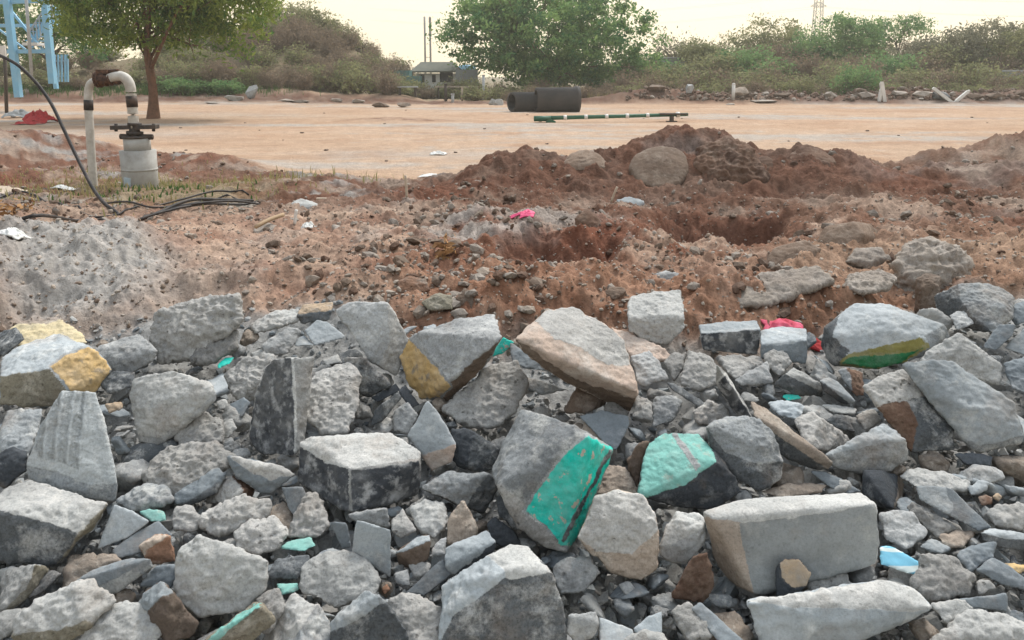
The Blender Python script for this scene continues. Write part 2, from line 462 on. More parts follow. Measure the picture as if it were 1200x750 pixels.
# ================================================================ ground
def build_ground():
    r = [.45]
    while r[-1] < 3000:
        q = r[-1]
        r.append(q * (1.0052 if q < 4 else 1.0038 if q < 13 else 1.012 if q < 80 else 1.10))
    r = np.array(r)
    a = np.concatenate([np.linspace(-180, -42, 34, endpoint=False), np.linspace(-42, 42, 860, endpoint=False), np.linspace(42, 180, 35)])
    a = np.radians(a)
    na, nr = len(a), len(r)
    x = (np.sin(a)[None, :] * r[:, None]).ravel(); y = (np.cos(a)[None, :] * r[:, None]).ravel()
    z = terrain(x, y)
    V = np.stack([x, y, z], 1).astype(np.float32)
    i = np.arange(nr - 1)[:, None] * na + np.arange(na - 1)[None, :]
    Q = np.stack([i, i + 1, i + na + 1, i + na], -1).reshape(-1, 4)[:, ::-1]
    me = bpy.data.meshes.new('ground')
    me.vertices.add(len(V)); me.vertices.foreach_set('co', V.ravel())
    me.loops.add(Q.size); me.loops.foreach_set('vertex_index', Q.ravel().astype(np.int32))
    me.polygons.add(len(Q)); me.polygons.foreach_set('loop_start', np.arange(0, Q.size, 4, dtype=np.int32))
    me.polygons.foreach_set('use_smooth', np.ones(len(Q), bool))
    me.update(calc_edges=True)
    # soil colours (what the soil itself is: raked field, red spoil, dust)
    P = np.stack([x, y, z], 1)
    X = x / np.maximum(y, 1) * F + 600
    n1 = fbm(P * .9, 4, 41); n2 = fbm(P * 2.6, 4, 42); n3 = fbm(P * 9, 3, 43); n4 = fbm(P * np.array([.10, .5, 0]), 4, 44)
    n5 = fbm(P * 24, 2, 47)
    def C(*c): return np.array(c)[None, :]
    def mixc(a_, b_, t): return a_ + (b_ - a_) * np.clip(t, 0, 1)[:, None]
    field = mixc(C(.39, .26, .175), C(.42, .305, .22), .5 + n4)
    field = mixc(field, C(.35, .315, .28), sstep(.12, .42, n4 + .25 * n2) * .85)
    field = mixc(field, C(.31, .18, .11), sstep(.15, .55, n1) * .5)
    streak = np.exp(-((y - 16.0 - .5 * n1) / 1.0) ** 2) * sstep(340, 400, X) * (1 - sstep(560, 640, X)) + np.exp(-((y - 22 - n1) / 1.8) ** 2) * (1 - sstep(170, 330, X)) + .6 * np.exp(-((y - 33 - n1) / 2.0) ** 2) * (1 - sstep(300, 420, X)) 
    field = mixc(field, C(.37, .335, .30), streak * (.55 + .5 * n2))
    red = mixc(C(.175, .072, .044), C(.11, .048, .031), .5 + n2)
    brown = mixc(C(.14, .08, .055), C(.235, .155, .113), .5 + .9 * n2)
    dusty = mixc(C(.36, .265, .20), C(.27, .21, .17), .5 + n1)
    greyd = mixc(C(.32, .30, .275), C(.23, .225, .215), .5 + n2)
    right = sstep(760, 1000, X)
    dug = mixc(red, brown, .5 + 1.1 * n1 + .45 * right)
    dug = mixc(dug, dusty, sstep(-.05, .35, n2 + .6 * n1) * .85)
    dug = mixc(dug, greyd, sstep(.12, .40, fbm(P * 1.7, 4, 52)) * .85 * (1 - right * .7))
    # pale dusty spill, left and centre of the strip before the heap
    dug = mixc(dug, dusty, (1 - sstep(420, 560, X)) * (1 - sstep(7.3, 8.6, y)) * (.62 + .5 * n2))
    lm = np.exp(-(((X - 70) / 125) ** 2 + ((y - 4.6) / .85) ** 2) ** 2)
    dug = mixc(dug, mixc(C(.35, .34, .32), C(.23, .228, .218), .5 + n3), lm * (1.1 + .5 * n2))
    lip = np.exp(-(((X - 640) / 95) ** 2 + ((y - 6.75) / .5) ** 2) ** 2)
    dug = mixc(dug, C(.25, .22, .195), lip * (.9 + .8 * n2))
    for c_ in CUTS:
        b_ = cut_wall(X, y, c_); wm = (1 - sstep(c_[1] * .8, c_[1] * 1.2, np.abs(X - c_[0])))
        dug = mixc(dug, mixc(C(.17, .062, .036), C(.10, .042, .028), .5 + n3), wm * np.exp(-((y - b_ + .15) / .25) ** 2) * (.75 + .8 * n2))
        dug = mixc(dug, C(.13, .07, .048), wm * sstep(c_[2], c_[2] + .4, y) * (1 - sstep(b_ - .1, b_, y)) * (.55 + .6 * n2))
    tan = mixc(C(.26, .18, .125), C(.31, .23, .17), .5 + n2)
    dug = mixc(dug, tan, sstep(840, 960, X) * np.exp(-((y - 4.9) / .8) ** 2) * .9)
    dug = mixc(dug, mixc(C(.20, .105, .065), C(.28, .18, .125), .5 + n3), np.exp(-((y - 4.1) / .7) ** 2) * sstep(420, 480, X) * .85)
    grassy = np.exp(-(((X - 190) / 130) ** 2 + ((y - 9.3) / 1.6) ** 2) ** 2)
    dug = mixc(dug, mixc(C(.27, .21, .13), C(.22, .175, .10), .5 + n3), grassy * (.6 + .6 * n2))
    mound = np.exp(-(np.maximum(np.abs(X - 780) - 200, 0) / 70) ** 2) * sstep(7.4, 8.4, y)
    dug = mixc(dug, mixc(C(.15, .075, .05), C(.105, .058, .041), .5 + n2), mound * (.72 + .6 * n1))
    dug = dug * (C(1, 1, 1) + C(.26, .20, .17) * (1 - sstep(6.0, 8.0, y))[:, None]) * (1 + .22 * n3 + .18 * n5)[:, None]
    heapc = mixc(C(.36, .355, .34), C(.25, .248, .24), .5 + n2)
    scrub = mixc(C(.22, .165, .11), C(.17, .15, .09), .5 + n2)
    bankc = mixc(C(.13, .060, .040), C(.13, .09, .068), .5 + n2)
    rg = np.exp(-((X - 475) / 60) ** 2 - ((y - 28.6) / .8) ** 2); field = mixc(field, C(.16, .085, .055), rg * 1.3 * (n2 + .7))
    rut = fbm(np.stack([x * .5 + .22 * y, y * .9 - x * .3, y * 0], 1), 5, 71); field = mixc(field, C(.30, .19, .125), sstep(.10, .42, rut) * .38); field = mixc(field, C(.46, .345, .26), sstep(.12, .45, -rut) * .4)
    c = mixc(field * (1 + .10 * n3 + .08 * n5)[:, None], dug, dugmask(x, y) + .25 * n2 * (dugmask(x, y) > .02) * (dugmask(x, y) < .98))
    c = mixc(c, heapc, 1 - sstep(-.05, .2, y + .25 * n2 - hedge(X)))
    c = mixc(c, bankc, np.exp(-((y - 47.3) / 2.3) ** 4) * (.95 + .5 * n1))
    c = c * (1 + (np.abs(y - 47.3) < 2.6) * .3 * n2)[:, None]
    c = mixc(c, scrub, sstep(49, 52, y))
    c = np.clip(c, .02, .8)
    at_ = me.color_attributes.new('soil', 'FLOAT_COLOR', 'POINT')
    at_.data.foreach_set('color', np.concatenate([c, np.ones((len(c), 1))], 1).astype(np.float32).ravel())
    m, nt, b = newmat('soil')
    vc = N(nt, 'ShaderNodeVertexColor', layer_name='soil')
    tc = N(nt, 'ShaderNodeTexCoord').outputs['Object']
    nn = noise(nt, tc, 22.0, 7, .72)
    n6 = noise(nt, tc, 3.0, 6, .7)
    col = mix(nt, 1.0, vc.outputs[0], ramp(nt, nn, [(.28, .62), (.5, 1.0), (.72, 1.35)]), 'MULTIPLY')
    col = mix(nt, 1.0, col, ramp(nt, n6, [(.3, .85), (.7, 1.14)]), 'MULTIPLY')
    nt.links.new(col, b.inputs['Base Color']); b.inputs['Roughness'].default_value = .97
    b.inputs['Specular IOR Level'].default_value = .1
    bumpn(nt, b, nn, .9, .03)
    me.materials.append(m)
    o = bpy.data.objects.new('ground', me); COL.objects.link(o)
    tag(o, kind='structure')
build_ground()

# loose gravel and clods, far too many to count
def gravel(name, n, region, mat, smin, smax, keep=None, pw=2.2):
    phi = (1 + 5 ** .5) / 2
    ico = np.array([(-1, phi, 0), (1, phi, 0), (-1, -phi, 0), (1, -phi, 0), (0, -1, phi), (0, 1, phi), (0, -1, -phi), (0, 1, -phi), (phi, 0, -1), (phi, 0, 1), (-phi, 0, -1), (-phi, 0, 1)]) / 1.9
    fc = np.array([(0, 11, 5), (0, 5, 1), (0, 1, 7), (0, 7, 10), (0, 10, 11), (1, 5, 9), (5, 11, 4), (11, 10, 2), (10, 7, 6), (7, 1, 8), (3, 9, 4), (3, 4, 2), (3, 2, 6), (3, 6, 8), (3, 8, 9), (4, 9, 5), (2, 4, 11), (6, 2, 10), (8, 6, 7), (9, 8, 1)])
    x, y = region(n)
    if keep is not None:
        k = keep(x, y); x, y = x[k], y[k]
    n = len(x)
    z = terrain(x, y)
    s = smin + (smax - smin) * RNG.random(n) ** pw
    q = RNG.normal(size=(n, 4)); q /= np.linalg.norm(q, axis=1)[:, None]
    w, a, b_, c = q.T
    R = np.stack([1 - 2 * (b_ * b_ + c * c), 2 * (a * b_ - c * w), 2 * (a * c + b_ * w), 2 * (a * b_ + c * w), 1 - 2 * (a * a + c * c), 2 * (b_ * c - a * w), 2 * (a * c - b_ * w), 2 * (b_ * c + a * w), 1 - 2 * (a * a + b_ * b_)], 1).reshape(n, 3, 3)
    L = ico[None] * (1 + .45 * (RNG.random((n, 12, 1)) - .5)) * (np.array([1, .8, .55])[None, None] * (.75 + .5 * RNG.random((n, 1, 3))))
    V = np.einsum('nij,nkj->nki', R, L) * s[:, None, None]
    V[:, :, 2] *= .8
    V += np.stack([x, y, z + s * .22], 1)[:, None]
    Fc = (fc[None] + (np.arange(n) * 12)[:, None, None]).reshape(-1, 3)
    mi = None
    if isinstance(mat, list): mi = np.repeat(RNG.integers(0, len(mat), n), 20)
    o = link_mesh(name, V.reshape(-1, 3), Fc.tolist(), mat, None, mi, False)
    return tag(o, kind='stuff')
def polar(x0, x1, y0, y1):
    def f(n):
        y = np.exp(np.log(y0) + (np.log(y1) - np.log(y0)) * RNG.random(n))
        return ((x0 + (x1 - x0) * RNG.random(n)) - 600) / F * y, y
    return f
g = gravel('gravel', 21000, polar(-500, 1700, 1.7, 4.3), ['grey_concrete', 'pale_concrete', 'slate', 'granite', 'rough_concrete'], .005, .026, lambda x, y: y < hedge(x / y * F + 600) + .1)
tag(g, 'loose grey gravel and crushed concrete filling the gaps of the heap', 'gravel')
g = gravel('soil_clods', 13000, polar(-100, 1300, 3.6, 15), ['dusty_earth_stone', 'dusty_earth_stone', 'earth_stone', 'dusty_concrete', 'dusty_concrete', 'tan_stone'], .008, .060, lambda x, y: (dugmask(x, y) > .5) & (np.exp(-(((x / y * F + 600 - 85) / 150) ** 2 + ((y - 4.6) / .85) ** 2) ** 2) < .3) & (RNG.random(len(x)) < .06 + .94 * (fbm(np.stack([x, y, x * 0], 1) * 1.5, 4, 77) > .12)), 4.5)
tag(g, 'small loose clods and crumbs of earth over the dug ground', 'clods')
g = gravel('soil_crumbs', 16000, polar(-100, 1300, 3.5, 8.5), ['tan_stone', 'dusty_earth_stone', 'dusty_concrete', 'dusty_concrete', 'brown_stone'], .004, .020, lambda x, y: (dugmask(x, y) > .5), 2.5)
tag(g, 'fine pale crumbs of earth and mortar strewn before the heap', 'crumbs')

g = gravel('bank_debris', 1500, lambda n: ((lambda y: ((730 + 560 * RNG.random(n) - 600) / F * y, y))(46.0 + RNG.random(n) ** 1.5 * 2.2)), ['earth_stone', 'brown_stone', 'dusty_earth_stone', 'dusty_concrete', 'earth_stone', 'brown_stone'], .03, .26, None, 4.0)
tag(g, 'muddled low debris and clods along the far red bank', 'debris')
# ================================================================ rubble: traced blocks, each its own solid stone
NORM = dict(T=(0, -.18, 1), S=(0, -.6, .8), P=(0, -.85, .5), F=(0, -1, .22), L=(-.85, -.5, .15), R=(.85, -.5, .15), U=(0, -.9, -.35),
            A=(-.5, -.55, .68), B=(.5, -.55, .68), C=(-.55, -.8, .3), D=(.55, -.8, .3), W=(0, -.35, .93))
def parse(spec):
    out = []
    for part in spec.split(';'):
        t = part.split()
        code = t[0]; mat = None; paint = None
        if '/' in code: code, mat = code.split('/')
        if '!' in code: code, paint = code.split('!')
        pts = [tuple(float(c) for c in q.split(',')) for q in t[1:]]
        out.append([code, mat, paint, pts])
    return out
def inpoly(px, py, poly):
    r = np.zeros(len(px), bool); n = len(poly)
    for i in range(n):
        x1, y1 = poly[i]; x2, y2 = poly[(i + 1) % n]
        if y1 == y2: continue
        c = ((y1 > py) != (y2 > py)) & (px < (x2 - x1) * (py - y1) / (y2 - y1) + x1)
        r ^= c
    return r
def sdist(px, py, poly):
    """signed distance in pixels to a polygon, positive inside"""
    d = np.full(len(px), 1e9); n = len(poly)
    for i in range(n):
        ax, ay = poly[i]; bx, by = poly[(i + 1) % n]
        ex, ey = bx - ax, by - ay
        t = np.clip(((px - ax) * ex + (py - ay) * ey) / (ex * ex + ey * ey + 1e-9), 0, 1)
        d = np.minimum(d, np.hypot(px - ax - t * ex, py - ay - t * ey))
    return np.where(inpoly(px, py, poly), d, -d)
ROCKS = []
def R(name, cat, label, mat, spec, th=None, rough=1.0, key=None, lift=0.0, vox=None, crust=None, smooth=0):
    ROCKS.append(dict(name=name, cat=cat, label=label, mat=mat, faces=parse(spec), th=th, rough=rough, key=key, lift=lift, vox=vox, smooth=smooth))

def solve(rk):
    """3-D position of every traced corner: the lowest one rests on the heap, the faces hang together at their shared corners"""
    faces = rk['faces']; allp = [p for f in faces for p in f[3]]
    low = max(allp, key=lambda p: p[1])
    a = hit(low[0], low[1]); a = a + np.array([0, 0, rk['lift']])
    pos = {}
    def put(face, origin):
        n = np.array(NORM[face[0]], float); n /= np.linalg.norm(n)
        d0 = np.linalg.norm(origin - CAM)
        for p in face[3]:
            if p in pos: continue
            d = ray(*p); dn = d @ n
            t = ((origin - CAM) @ n) / dn if dn < -.06 else d0 * 1.3
            t = min(max(t, d0 * .72), d0 * 1.38)
            pos[p] = CAM + d * t
    todo = sorted(faces, key=lambda f: -max(p[1] for p in f[3]))
    first = [f for f in todo if low in f[3]][0]
    put(first, a); todo.remove(first)
    while todo:
        f = max(todo, key=lambda f: sum(p in pos for p in f[3]))
        sh = [pos[p] for p in f[3] if p in pos]
        if not sh:
            q = min(pos, key=lambda q: min((q[0] - p[0]) ** 2 + (q[1] - p[1]) ** 2 for p in f[3])); sh = [pos[q]]
        put(f, np.mean(sh, axis=0)); todo.remove(f)
    return pos

def hull_mesh(P, breaks=()):
    bm = bmesh.new()
    for p in P: bm.verts.new(p)
    bmesh.ops.convex_hull(bm, input=bm.verts)
    bmesh.ops.delete(bm, geom=[v for v in bm.verts if not v.link_faces], context='VERTS')
    for co_, no_ in breaks:
        r_ = bmesh.ops.bisect_plane(bm, geom=bm.verts[:] + bm.edges[:] + bm.faces[:], plane_co=Vector(co_), plane_no=Vector(no_), clear_outer=True)
        ed_ = [e for e in r_['geom_cut'] if isinstance(e, bmesh.types.BMEdge)]
        if ed_: bmesh.ops.contextual_create(bm, geom=ed_)
    bmesh.ops.holes_fill(bm, edges=bm.edges)
    bmesh.ops.recalc_face_normals(bm, faces=bm.faces)
    me = bpy.data.meshes.new('stone'); bm.to_mesh(me); bm.free()
    return me

def arrays(me):
    nv = len(me.vertices); co = np.empty(nv * 3, np.float32); me.vertices.foreach_get('co', co); co = co.reshape(-1, 3)
    ne = len(me.edges); ed = np.empty(ne * 2, np.int32); me.edges.foreach_get('vertices', ed); ed = ed.reshape(-1, 2)
    no = np.empty(nv * 3, np.float32); me.vertices.foreach_get('normal', no); no = no.reshape(-1, 3)
    return co, ed, no
def weather(co, ed, no, size, rough, seed):
    """knock the edges off and roughen the broken faces"""
    nv = len(co); deg = np.bincount(ed.ravel(), minlength=nv).astype(np.float32)
    def lap(q): return np.stack([(np.bincount(ed[:, 0], q[ed[:, 1], k], nv) + np.bincount(ed[:, 1], q[ed[:, 0], k], nv)) / np.maximum(deg, 1) - q[:, k] for k in range(3)], 1)
    sm = co.copy()
    for _ in range(6): sm += .6 * lap(sm)
    conv = np.clip(((co - sm) * no).sum(1) / (.012 * max(size, .12) + .002), 0, 1)
    q = co + seed * 3.1
    e = fbm(q * (7 / max(size, .1)), 3, seed)
    big = fbm(q * (2.6 / max(size, .1)), 3, seed + 5)
    mid = fbm(q * 22, 3, seed + 9, ridged=True)
    fin = fbm(q * 75, 2, seed + 13)
    d = -conv * np.clip(e * 1.5 + .1, 0, 1) * (.020 * min(size, .5) + .004) * min(rough + .3, 1.5)
    t = fbm(q * (5.5 / max(size, .1)), 3, seed + 21) * 3.5          # broken ledges
    st = (np.floor(t) + np.clip((t - np.floor(t)) * 5 - 2, 0, 1)) / 3.5
    d += rough * (.014 * size * big + .016 * size * st + .0075 * mid * min(1, size / .2) + .0036 * fin)
    if rough > 1: d += (rough - .85) * .045 * size * fbm(q * (8 / max(size, .1)), 4, seed + 41, ridged=True)
    k = vnoise(q * 42, seed + 31); d -= rough * .006 * np.clip(k - .45, 0, 1) * 2 * min(1, size / .15)   # pits
    return co + no * d[:, None]

HULLPX = []
def build_rocks():
    tmp = []
    for i, rk in enumerate(ROCKS):
        pos = solve(rk)
        P = np.array(list(pos.values()))
        ext = P.max(0) - P.min(0)
        cen = P.mean(0)
        rgt = P @ RGT; up_ = P @ UP
        w, h = np.ptp(rgt), np.ptp(up_)
        th = rk['th'] if rk['th'] is not None else .55 * math.sqrt(w * h)
        back = []
        far = max((p - CAM) @ FWD for p in P)
        near = min((p - CAM) @ FWD for p in P)
        for f in rk['faces'][:]:
            fc = np.mean([pos[p] for p in f[3]], axis=0)
            for p in f[3]:
                q = cen + (pos[p] - cen) * .86
                d = q - CAM; L = np.linalg.norm(d)
                dep = (q - CAM) @ FWD
                k = th * (1.0 - .55 * (dep - near) / max(far - near + 1e-6, th)) if far - near > 1e-3 else th
                back.append(q + d / L * max(k, th * .4))
        rr = np.random.default_rng(900 + i); inner = []
        for f in rk['faces']:
            if f[2] and f[0] != 'S': k, lo_, hi_ = 0, 0, 0
            elif rk['rough'] <= .5: k, lo_, hi_ = 1, .005, .02
            elif f[0] in 'FLRUCD': k, lo_, hi_ = 1, .02, .07
            else: k, lo_, hi_ = 2, .05, .13
            Q = np.array([pos[p] for p in f[3]]); c0 = Q.mean(0)
            nn = np.array(NORM[f[0]], float); nn /= np.linalg.norm(nn)
            sz = math.sqrt(np.ptp(Q @ RGT) * max(np.ptp(Q @ UP), .02))
            for _ in range(k):
                q = c0 + (Q[int(rr.integers(len(Q)))] - c0) * rr.uniform(.15, .6)
                inner.append(q + nn * sz * rr.uniform(lo_, hi_))
        A = np.concatenate([P, np.array(back)] + ([np.array(inner)] if inner else []))
        if near > 4.3:                                   # stones out on the earth go down into it
            B = np.concatenate([P, np.array(back)]); c0 = B.mean(0); B = c0 + (B - c0) * .9
            B[:, 2] = np.minimum(B[:, 2], np.maximum(terrain(B[:, 0], B[:, 1]) - .06, P[:, 2].min() - .16))
            A = np.concatenate([A, B])
        size = float(max(np.ptp(A, axis=0)))
        # corners knocked off by flat breaks
        brk = []
        if rk['rough'] >= .7 and not rk['key'] and not any(f[2] for f in rk['faces']):
            ca = A.mean(0)
            for q in (P[rr.permutation(len(P))[:2]] if len(P) > 3 else P[:1]):
                nd = (q - ca) / max(np.linalg.norm(q - ca), 1e-6) + rr.normal(size=3) * .35; nd /= np.linalg.norm(nd)
                brk.append((q - nd * rr.uniform(.008, .034) * size * abs(nd @ ((q - ca) / np.linalg.norm(q - ca))), nd))
        rk.update(pos=pos, size=size, cen=cen, depth=near)
        me = hull_mesh(A, brk)
        vox = rk['vox'] or float(np.clip(max(w, h) / 70, .0045, .0082))
        vox = min(vox, th / 3.2)
        if rk['depth'] > 4.4: vox = max(vox, .010)
        if rk['depth'] > 7: vox = max(vox, .018)
        ob = bpy.data.objects.new('tmp', me); COL.objects.link(ob)
        md = ob.modifiers.new('r', 'REMESH'); md.mode = 'VOXEL'; md.voxel_size = vox
        tmp.append(ob)
    dg = bpy.context.evaluated_depsgraph_get()
    for i, (rk, ob) in enumerate(zip(ROCKS, tmp)):
        me = bpy.data.meshes.new_from_object(ob.evaluated_get(dg))
        old = ob.data; bpy.data.objects.remove(ob); bpy.data.meshes.remove(old)
        co, ed, no = arrays(me)
        npol = len(me.polygons)
        fv = np.empty(npol * 4, np.int32)
        ls = np.empty(npol, np.int32); me.polygons.foreach_get('loop_start', ls)
        nl = len(me.loops); lv = np.empty(nl, np.int32); me.loops.foreach_get('vertex_index', lv)
        lt = np.empty(npol, np.int32); me.polygons.foreach_get('loop_total', lt)
        fcs = [lv[s:s + t].tolist() for s, t in zip(ls, lt)]
        fc0 = co[lv[ls]]; fcn = no[lv[ls]]
        fcen = np.stack([np.add.reduceat(co[lv, k], ls) / lt for k in range(3)], 1)
        view = ((CAM - fcen) * fcn).sum(1) / np.linalg.norm(CAM - fcen, axis=1)
        vpx, vpy = proj(co)
        paints = []; pm = np.full(npol, -1)
        names = [rk['mat']]; SD = [np.full(len(co), -30.0)]
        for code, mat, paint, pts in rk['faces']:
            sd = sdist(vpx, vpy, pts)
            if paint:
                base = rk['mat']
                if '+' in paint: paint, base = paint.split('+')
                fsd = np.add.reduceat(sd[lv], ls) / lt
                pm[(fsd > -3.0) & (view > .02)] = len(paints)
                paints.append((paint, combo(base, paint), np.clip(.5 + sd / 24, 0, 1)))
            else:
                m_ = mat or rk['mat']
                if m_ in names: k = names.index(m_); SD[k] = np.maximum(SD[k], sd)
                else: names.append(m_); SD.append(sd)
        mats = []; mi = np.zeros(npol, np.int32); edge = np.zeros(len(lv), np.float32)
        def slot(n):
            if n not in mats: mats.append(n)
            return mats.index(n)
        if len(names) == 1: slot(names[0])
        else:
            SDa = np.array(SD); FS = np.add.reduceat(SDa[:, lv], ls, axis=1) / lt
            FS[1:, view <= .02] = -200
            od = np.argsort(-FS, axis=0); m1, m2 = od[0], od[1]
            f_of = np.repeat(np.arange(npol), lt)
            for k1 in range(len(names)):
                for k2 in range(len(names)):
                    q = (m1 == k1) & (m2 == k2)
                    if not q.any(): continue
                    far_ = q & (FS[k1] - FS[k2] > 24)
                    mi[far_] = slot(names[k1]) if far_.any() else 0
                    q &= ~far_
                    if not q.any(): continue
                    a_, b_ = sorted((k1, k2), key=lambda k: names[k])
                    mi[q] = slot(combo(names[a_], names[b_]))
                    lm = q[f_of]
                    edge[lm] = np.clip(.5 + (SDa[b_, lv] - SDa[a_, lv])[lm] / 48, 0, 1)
        if rk['smooth']:
            nv = len(co); dgr = np.maximum(np.bincount(ed.ravel(), minlength=nv), 1)
            for _ in range(rk['smooth']):
                co = co + .6 * np.stack([(np.bincount(ed[:, 0], co[ed[:, 1], k], nv) + np.bincount(ed[:, 1], co[ed[:, 0], k], nv)) / dgr - co[:, k] for k in range(3)], 1)
            co = co.astype(np.float32)
        co2 = weather(co, ed, no, min(rk['size'], .8), rk['rough'], i + 1)
        c = co2.mean(0); c[2] = co2[:, 2].min()
        bpy.data.meshes.remove(me)
        def sub(name, mask, ml, midx, parent, ev):
            ids = np.nonzero(mask)[0]
            if len(ids) == 0: return None
            used = np.unique(np.concatenate([fcs[k] for k in ids])); mp = np.full(len(co2), -1); mp[used] = np.arange(len(used))
            o = link_mesh(name, co2[used] - c, [mp[fcs[k]].tolist() for k in ids], ml, parent, midx[ids] if midx is not None else None)
            if ev is not None and len(ev) == len(lv):
                at_ = o.data.attributes.new('edge', 'FLOAT', 'CORNER'); at_.data.foreach_set('value', ev[np.repeat(mask, lt)].astype(np.float32))
            elif ev is not None:
                at_ = o.data.attributes.new('edge', 'FLOAT', 'POINT'); at_.data.foreach_set('value', ev[used].astype(np.float32))
            return o
        body = sub(rk['name'], pm < 0, mats, mi, None, edge)
        body.location = c.tolist()
        tag(body, rk['label'], rk['cat'])
        for k, (pn, ml, ev) in enumerate(paints):
            o = sub('painted_face', pm == k, [ml], None, body, ev)
            if o: o['label'] = pn.replace('_paint', '').replace('_', ' ') + (' painted face' if 'paint' in pn else ' face')
        rk['ob'] = body
# name, category, label, body stone, faces traced from the photograph (direction[/stone or !paint] corners); pale tops and dark fronts carry shade as well as stone
KB = 'concrete block'; CH = 'concrete chunk'; SL = 'stone slab'; ST = 'stone'
# ---- left side
R('painted_boulder', 'boulder', 'big grey boulder at the left edge with a dirty yellow painted end', 'granite',
  'T/pale_slate 0,419 27,403 66,392 100,402 74,419 60,430 55,433 0,441; F/weathered_olive 0,441 55,433 82,457 57,477 0,474; D!yellow_paint+pale_slate 60,430 74,419 104,406 117,414 131,433 115,455 111,461 82,457', key='the yellow ended boulder', lift=0.06)
R('painted_slab', SL, 'cream painted slab lying behind the yellow ended boulder on the far left', 'tan_stone',
  'W!cream_paint 2,392 19,380 55,380 71,374 90,386 103,401 66,410 27,410', th=.12, key='the cream slab')
R('stone_chunk', ST, 'dark grey stone at the left edge just below the cream slab', 'dark_granite', 'A -10,398 0,390 18,384 29,397 6,416 -14,422', key='the dark stone by the cream slab')
R('stone_chunk', ST, 'dark bluish stone under the big yellow ended boulder at the left edge', 'granite', 'S -8,520 10,480 50,478 45,505 30,540 4,550')
R('stone_chunk', ST, 'near black stone wedged left of the ribbed slab', 'dark_stone', 'P -5,535 15,522 33,526 30,552 4,574 -12,560')
R('ribbed_slab', SL, 'pale grey slab with rows of drill grooves across its upper face', 'grooved_stone',
  'P 73,457 112,460 122,490 139,568 105,568 66,553 30,545 45,505; F/granite 30,545 66,553 105,568 139,568 135,588 100,584 65,577 33,560', th=.16, rough=.55, key='the ribbed slab', lift=0.06)
R('stone_block', KB, 'large dark fronted block with a pale rough top below the ribbed slab', 'granite',
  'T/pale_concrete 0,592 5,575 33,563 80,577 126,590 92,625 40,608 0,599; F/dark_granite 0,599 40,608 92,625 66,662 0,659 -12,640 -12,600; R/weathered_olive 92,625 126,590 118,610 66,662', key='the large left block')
R('concrete_chunk', CH, 'rounded grey chunk right of the yellow ended boulder', 'grey_concrete', 'W 109,411 142,397 164,392 183,411 150,418 120,420; F 120,420 150,418 183,411 180,422 153,438 131,438', key='the rounded chunk by the boulder')
R('concrete_chunk', CH, 'tall lumpy crust of rough concrete at the back of the heap, left of centre', 'rough_concrete', 'P 180,368 213,356 246,358 279,345 284,375 273,386 224,403 219,422 190,424 178,397', key='the lumpy crust', rough=1.6)
R('concrete_chunk', CH, 'smaller knobbly lump in front of the lumpy crust at the back', 'rough_concrete', 'S 219,403 246,386 279,389 276,408 246,425 227,430', rough=1.5)
R('concrete_slab', SL, 'broad flat pale slab tilted between the ribbed slab and the black faced block', 'pale_concrete',
  'P 158,444 202,434 246,449 254,459 235,477 186,513 163,510 166,493 152,462; F/grey_concrete 186,513 235,477 254,459 254,468 190,522 164,518 163,510', th=.09, key='the broad flat slab', lift=0.05)
R('stone_chunk', ST, 'dark slate shard standing just right of the ribbed slab', 'slate', 'P 123,500 140,512 152,530 139,534')
R('stone_chunk', ST, 'dark stone below the rounded chunk, left of the broad flat slab', 'dark_granite', 'S 112,446 132,436 158,436 156,452 128,462')
R('concrete_chunk', CH, 'small orange crusted bit of stone in the hollow above the ribbed slab', 'orange_crust', 'S 122,474 142,470 146,478 128,484')
R('concrete_chunk', CH, 'long crumbly mound of pale concrete below the broad flat slab', 'rough_concrete', 'S 168,556 196,525 255,518 276,536 252,556 226,578 182,580', rough=1.6, key='the crumbly mound')
R('concrete_chunk', CH, 'crumbly patch of concrete beside the edge of the broad flat slab', 'rough_concrete', 'S 206,512 236,482 258,494 262,518 220,534', rough=1.5)
R('concrete_chunk', CH, 'low brownish grey chunk right of the ribbed slab foot', 'granite', 'S 137,586 170,567 200,574 202,588 170,599 150,598', rough=1.2)
R('stone_slab', SL, 'thin dark slate plate leaning below the crumbly mound', 'dark_granite', 'S/slate 202,582 251,548 268,553 256,566 226,585 206,592; F 206,592 226,585 256,566 252,578 222,592', th=.05, key='the leaning slate plate')
R('concrete_chunk', CH, 'rounded pinkish grey lump right of the leaning slate plate', 'rough_concrete', 'A 243,588 252,565 272,557 285,575 270,592; R/earth_stone 272,557 298,574 290,590 270,592 285,575', rough=1.2)
R('concrete_chunk', CH, 'small round concrete lump, left one of the pair below the slate plate', 'rough_concrete', 'S 195,602 206,593 224,593 236,608 229,621 207,622', rough=1.3)
R('concrete_chunk', CH, 'long knobbly concrete lump below the rounded pinkish one', 'rough_concrete', 'S 230,607 256,594 285,584 316,588 314,604 295,618 246,626', rough=1.5, key='the long knobbly lump')
R('concrete_chunk', CH, 'oval lump of concrete under the long knobbly lump', 'rough_concrete', 'S 276,625 290,610 320,607 338,623 325,643 300,649 278,641', rough=1.3, key='the oval lump')
R('slate_slab', SL, 'smooth triangular slate right of the large left block', 'pale_slate', 'P 114,644 124,615 134,590 158,600 176,611 150,630', th=.05, rough=.3, key='the triangular slate')
R('slate_slab', SL, 'narrow slate plank under the triangular slate', 'slate', 'S 131,645 160,624 186,610 203,627 165,648 136,655', th=.05, rough=.3)
R('brick_chunk', 'brick', 'orange brown brick corner beside the narrow slate plank', 'brick_red', 'W/tan_stone 162,640 184,626 199,628 172,645; F 172,645 199,628 206,658 178,661', th=.09, key='the orange brick')
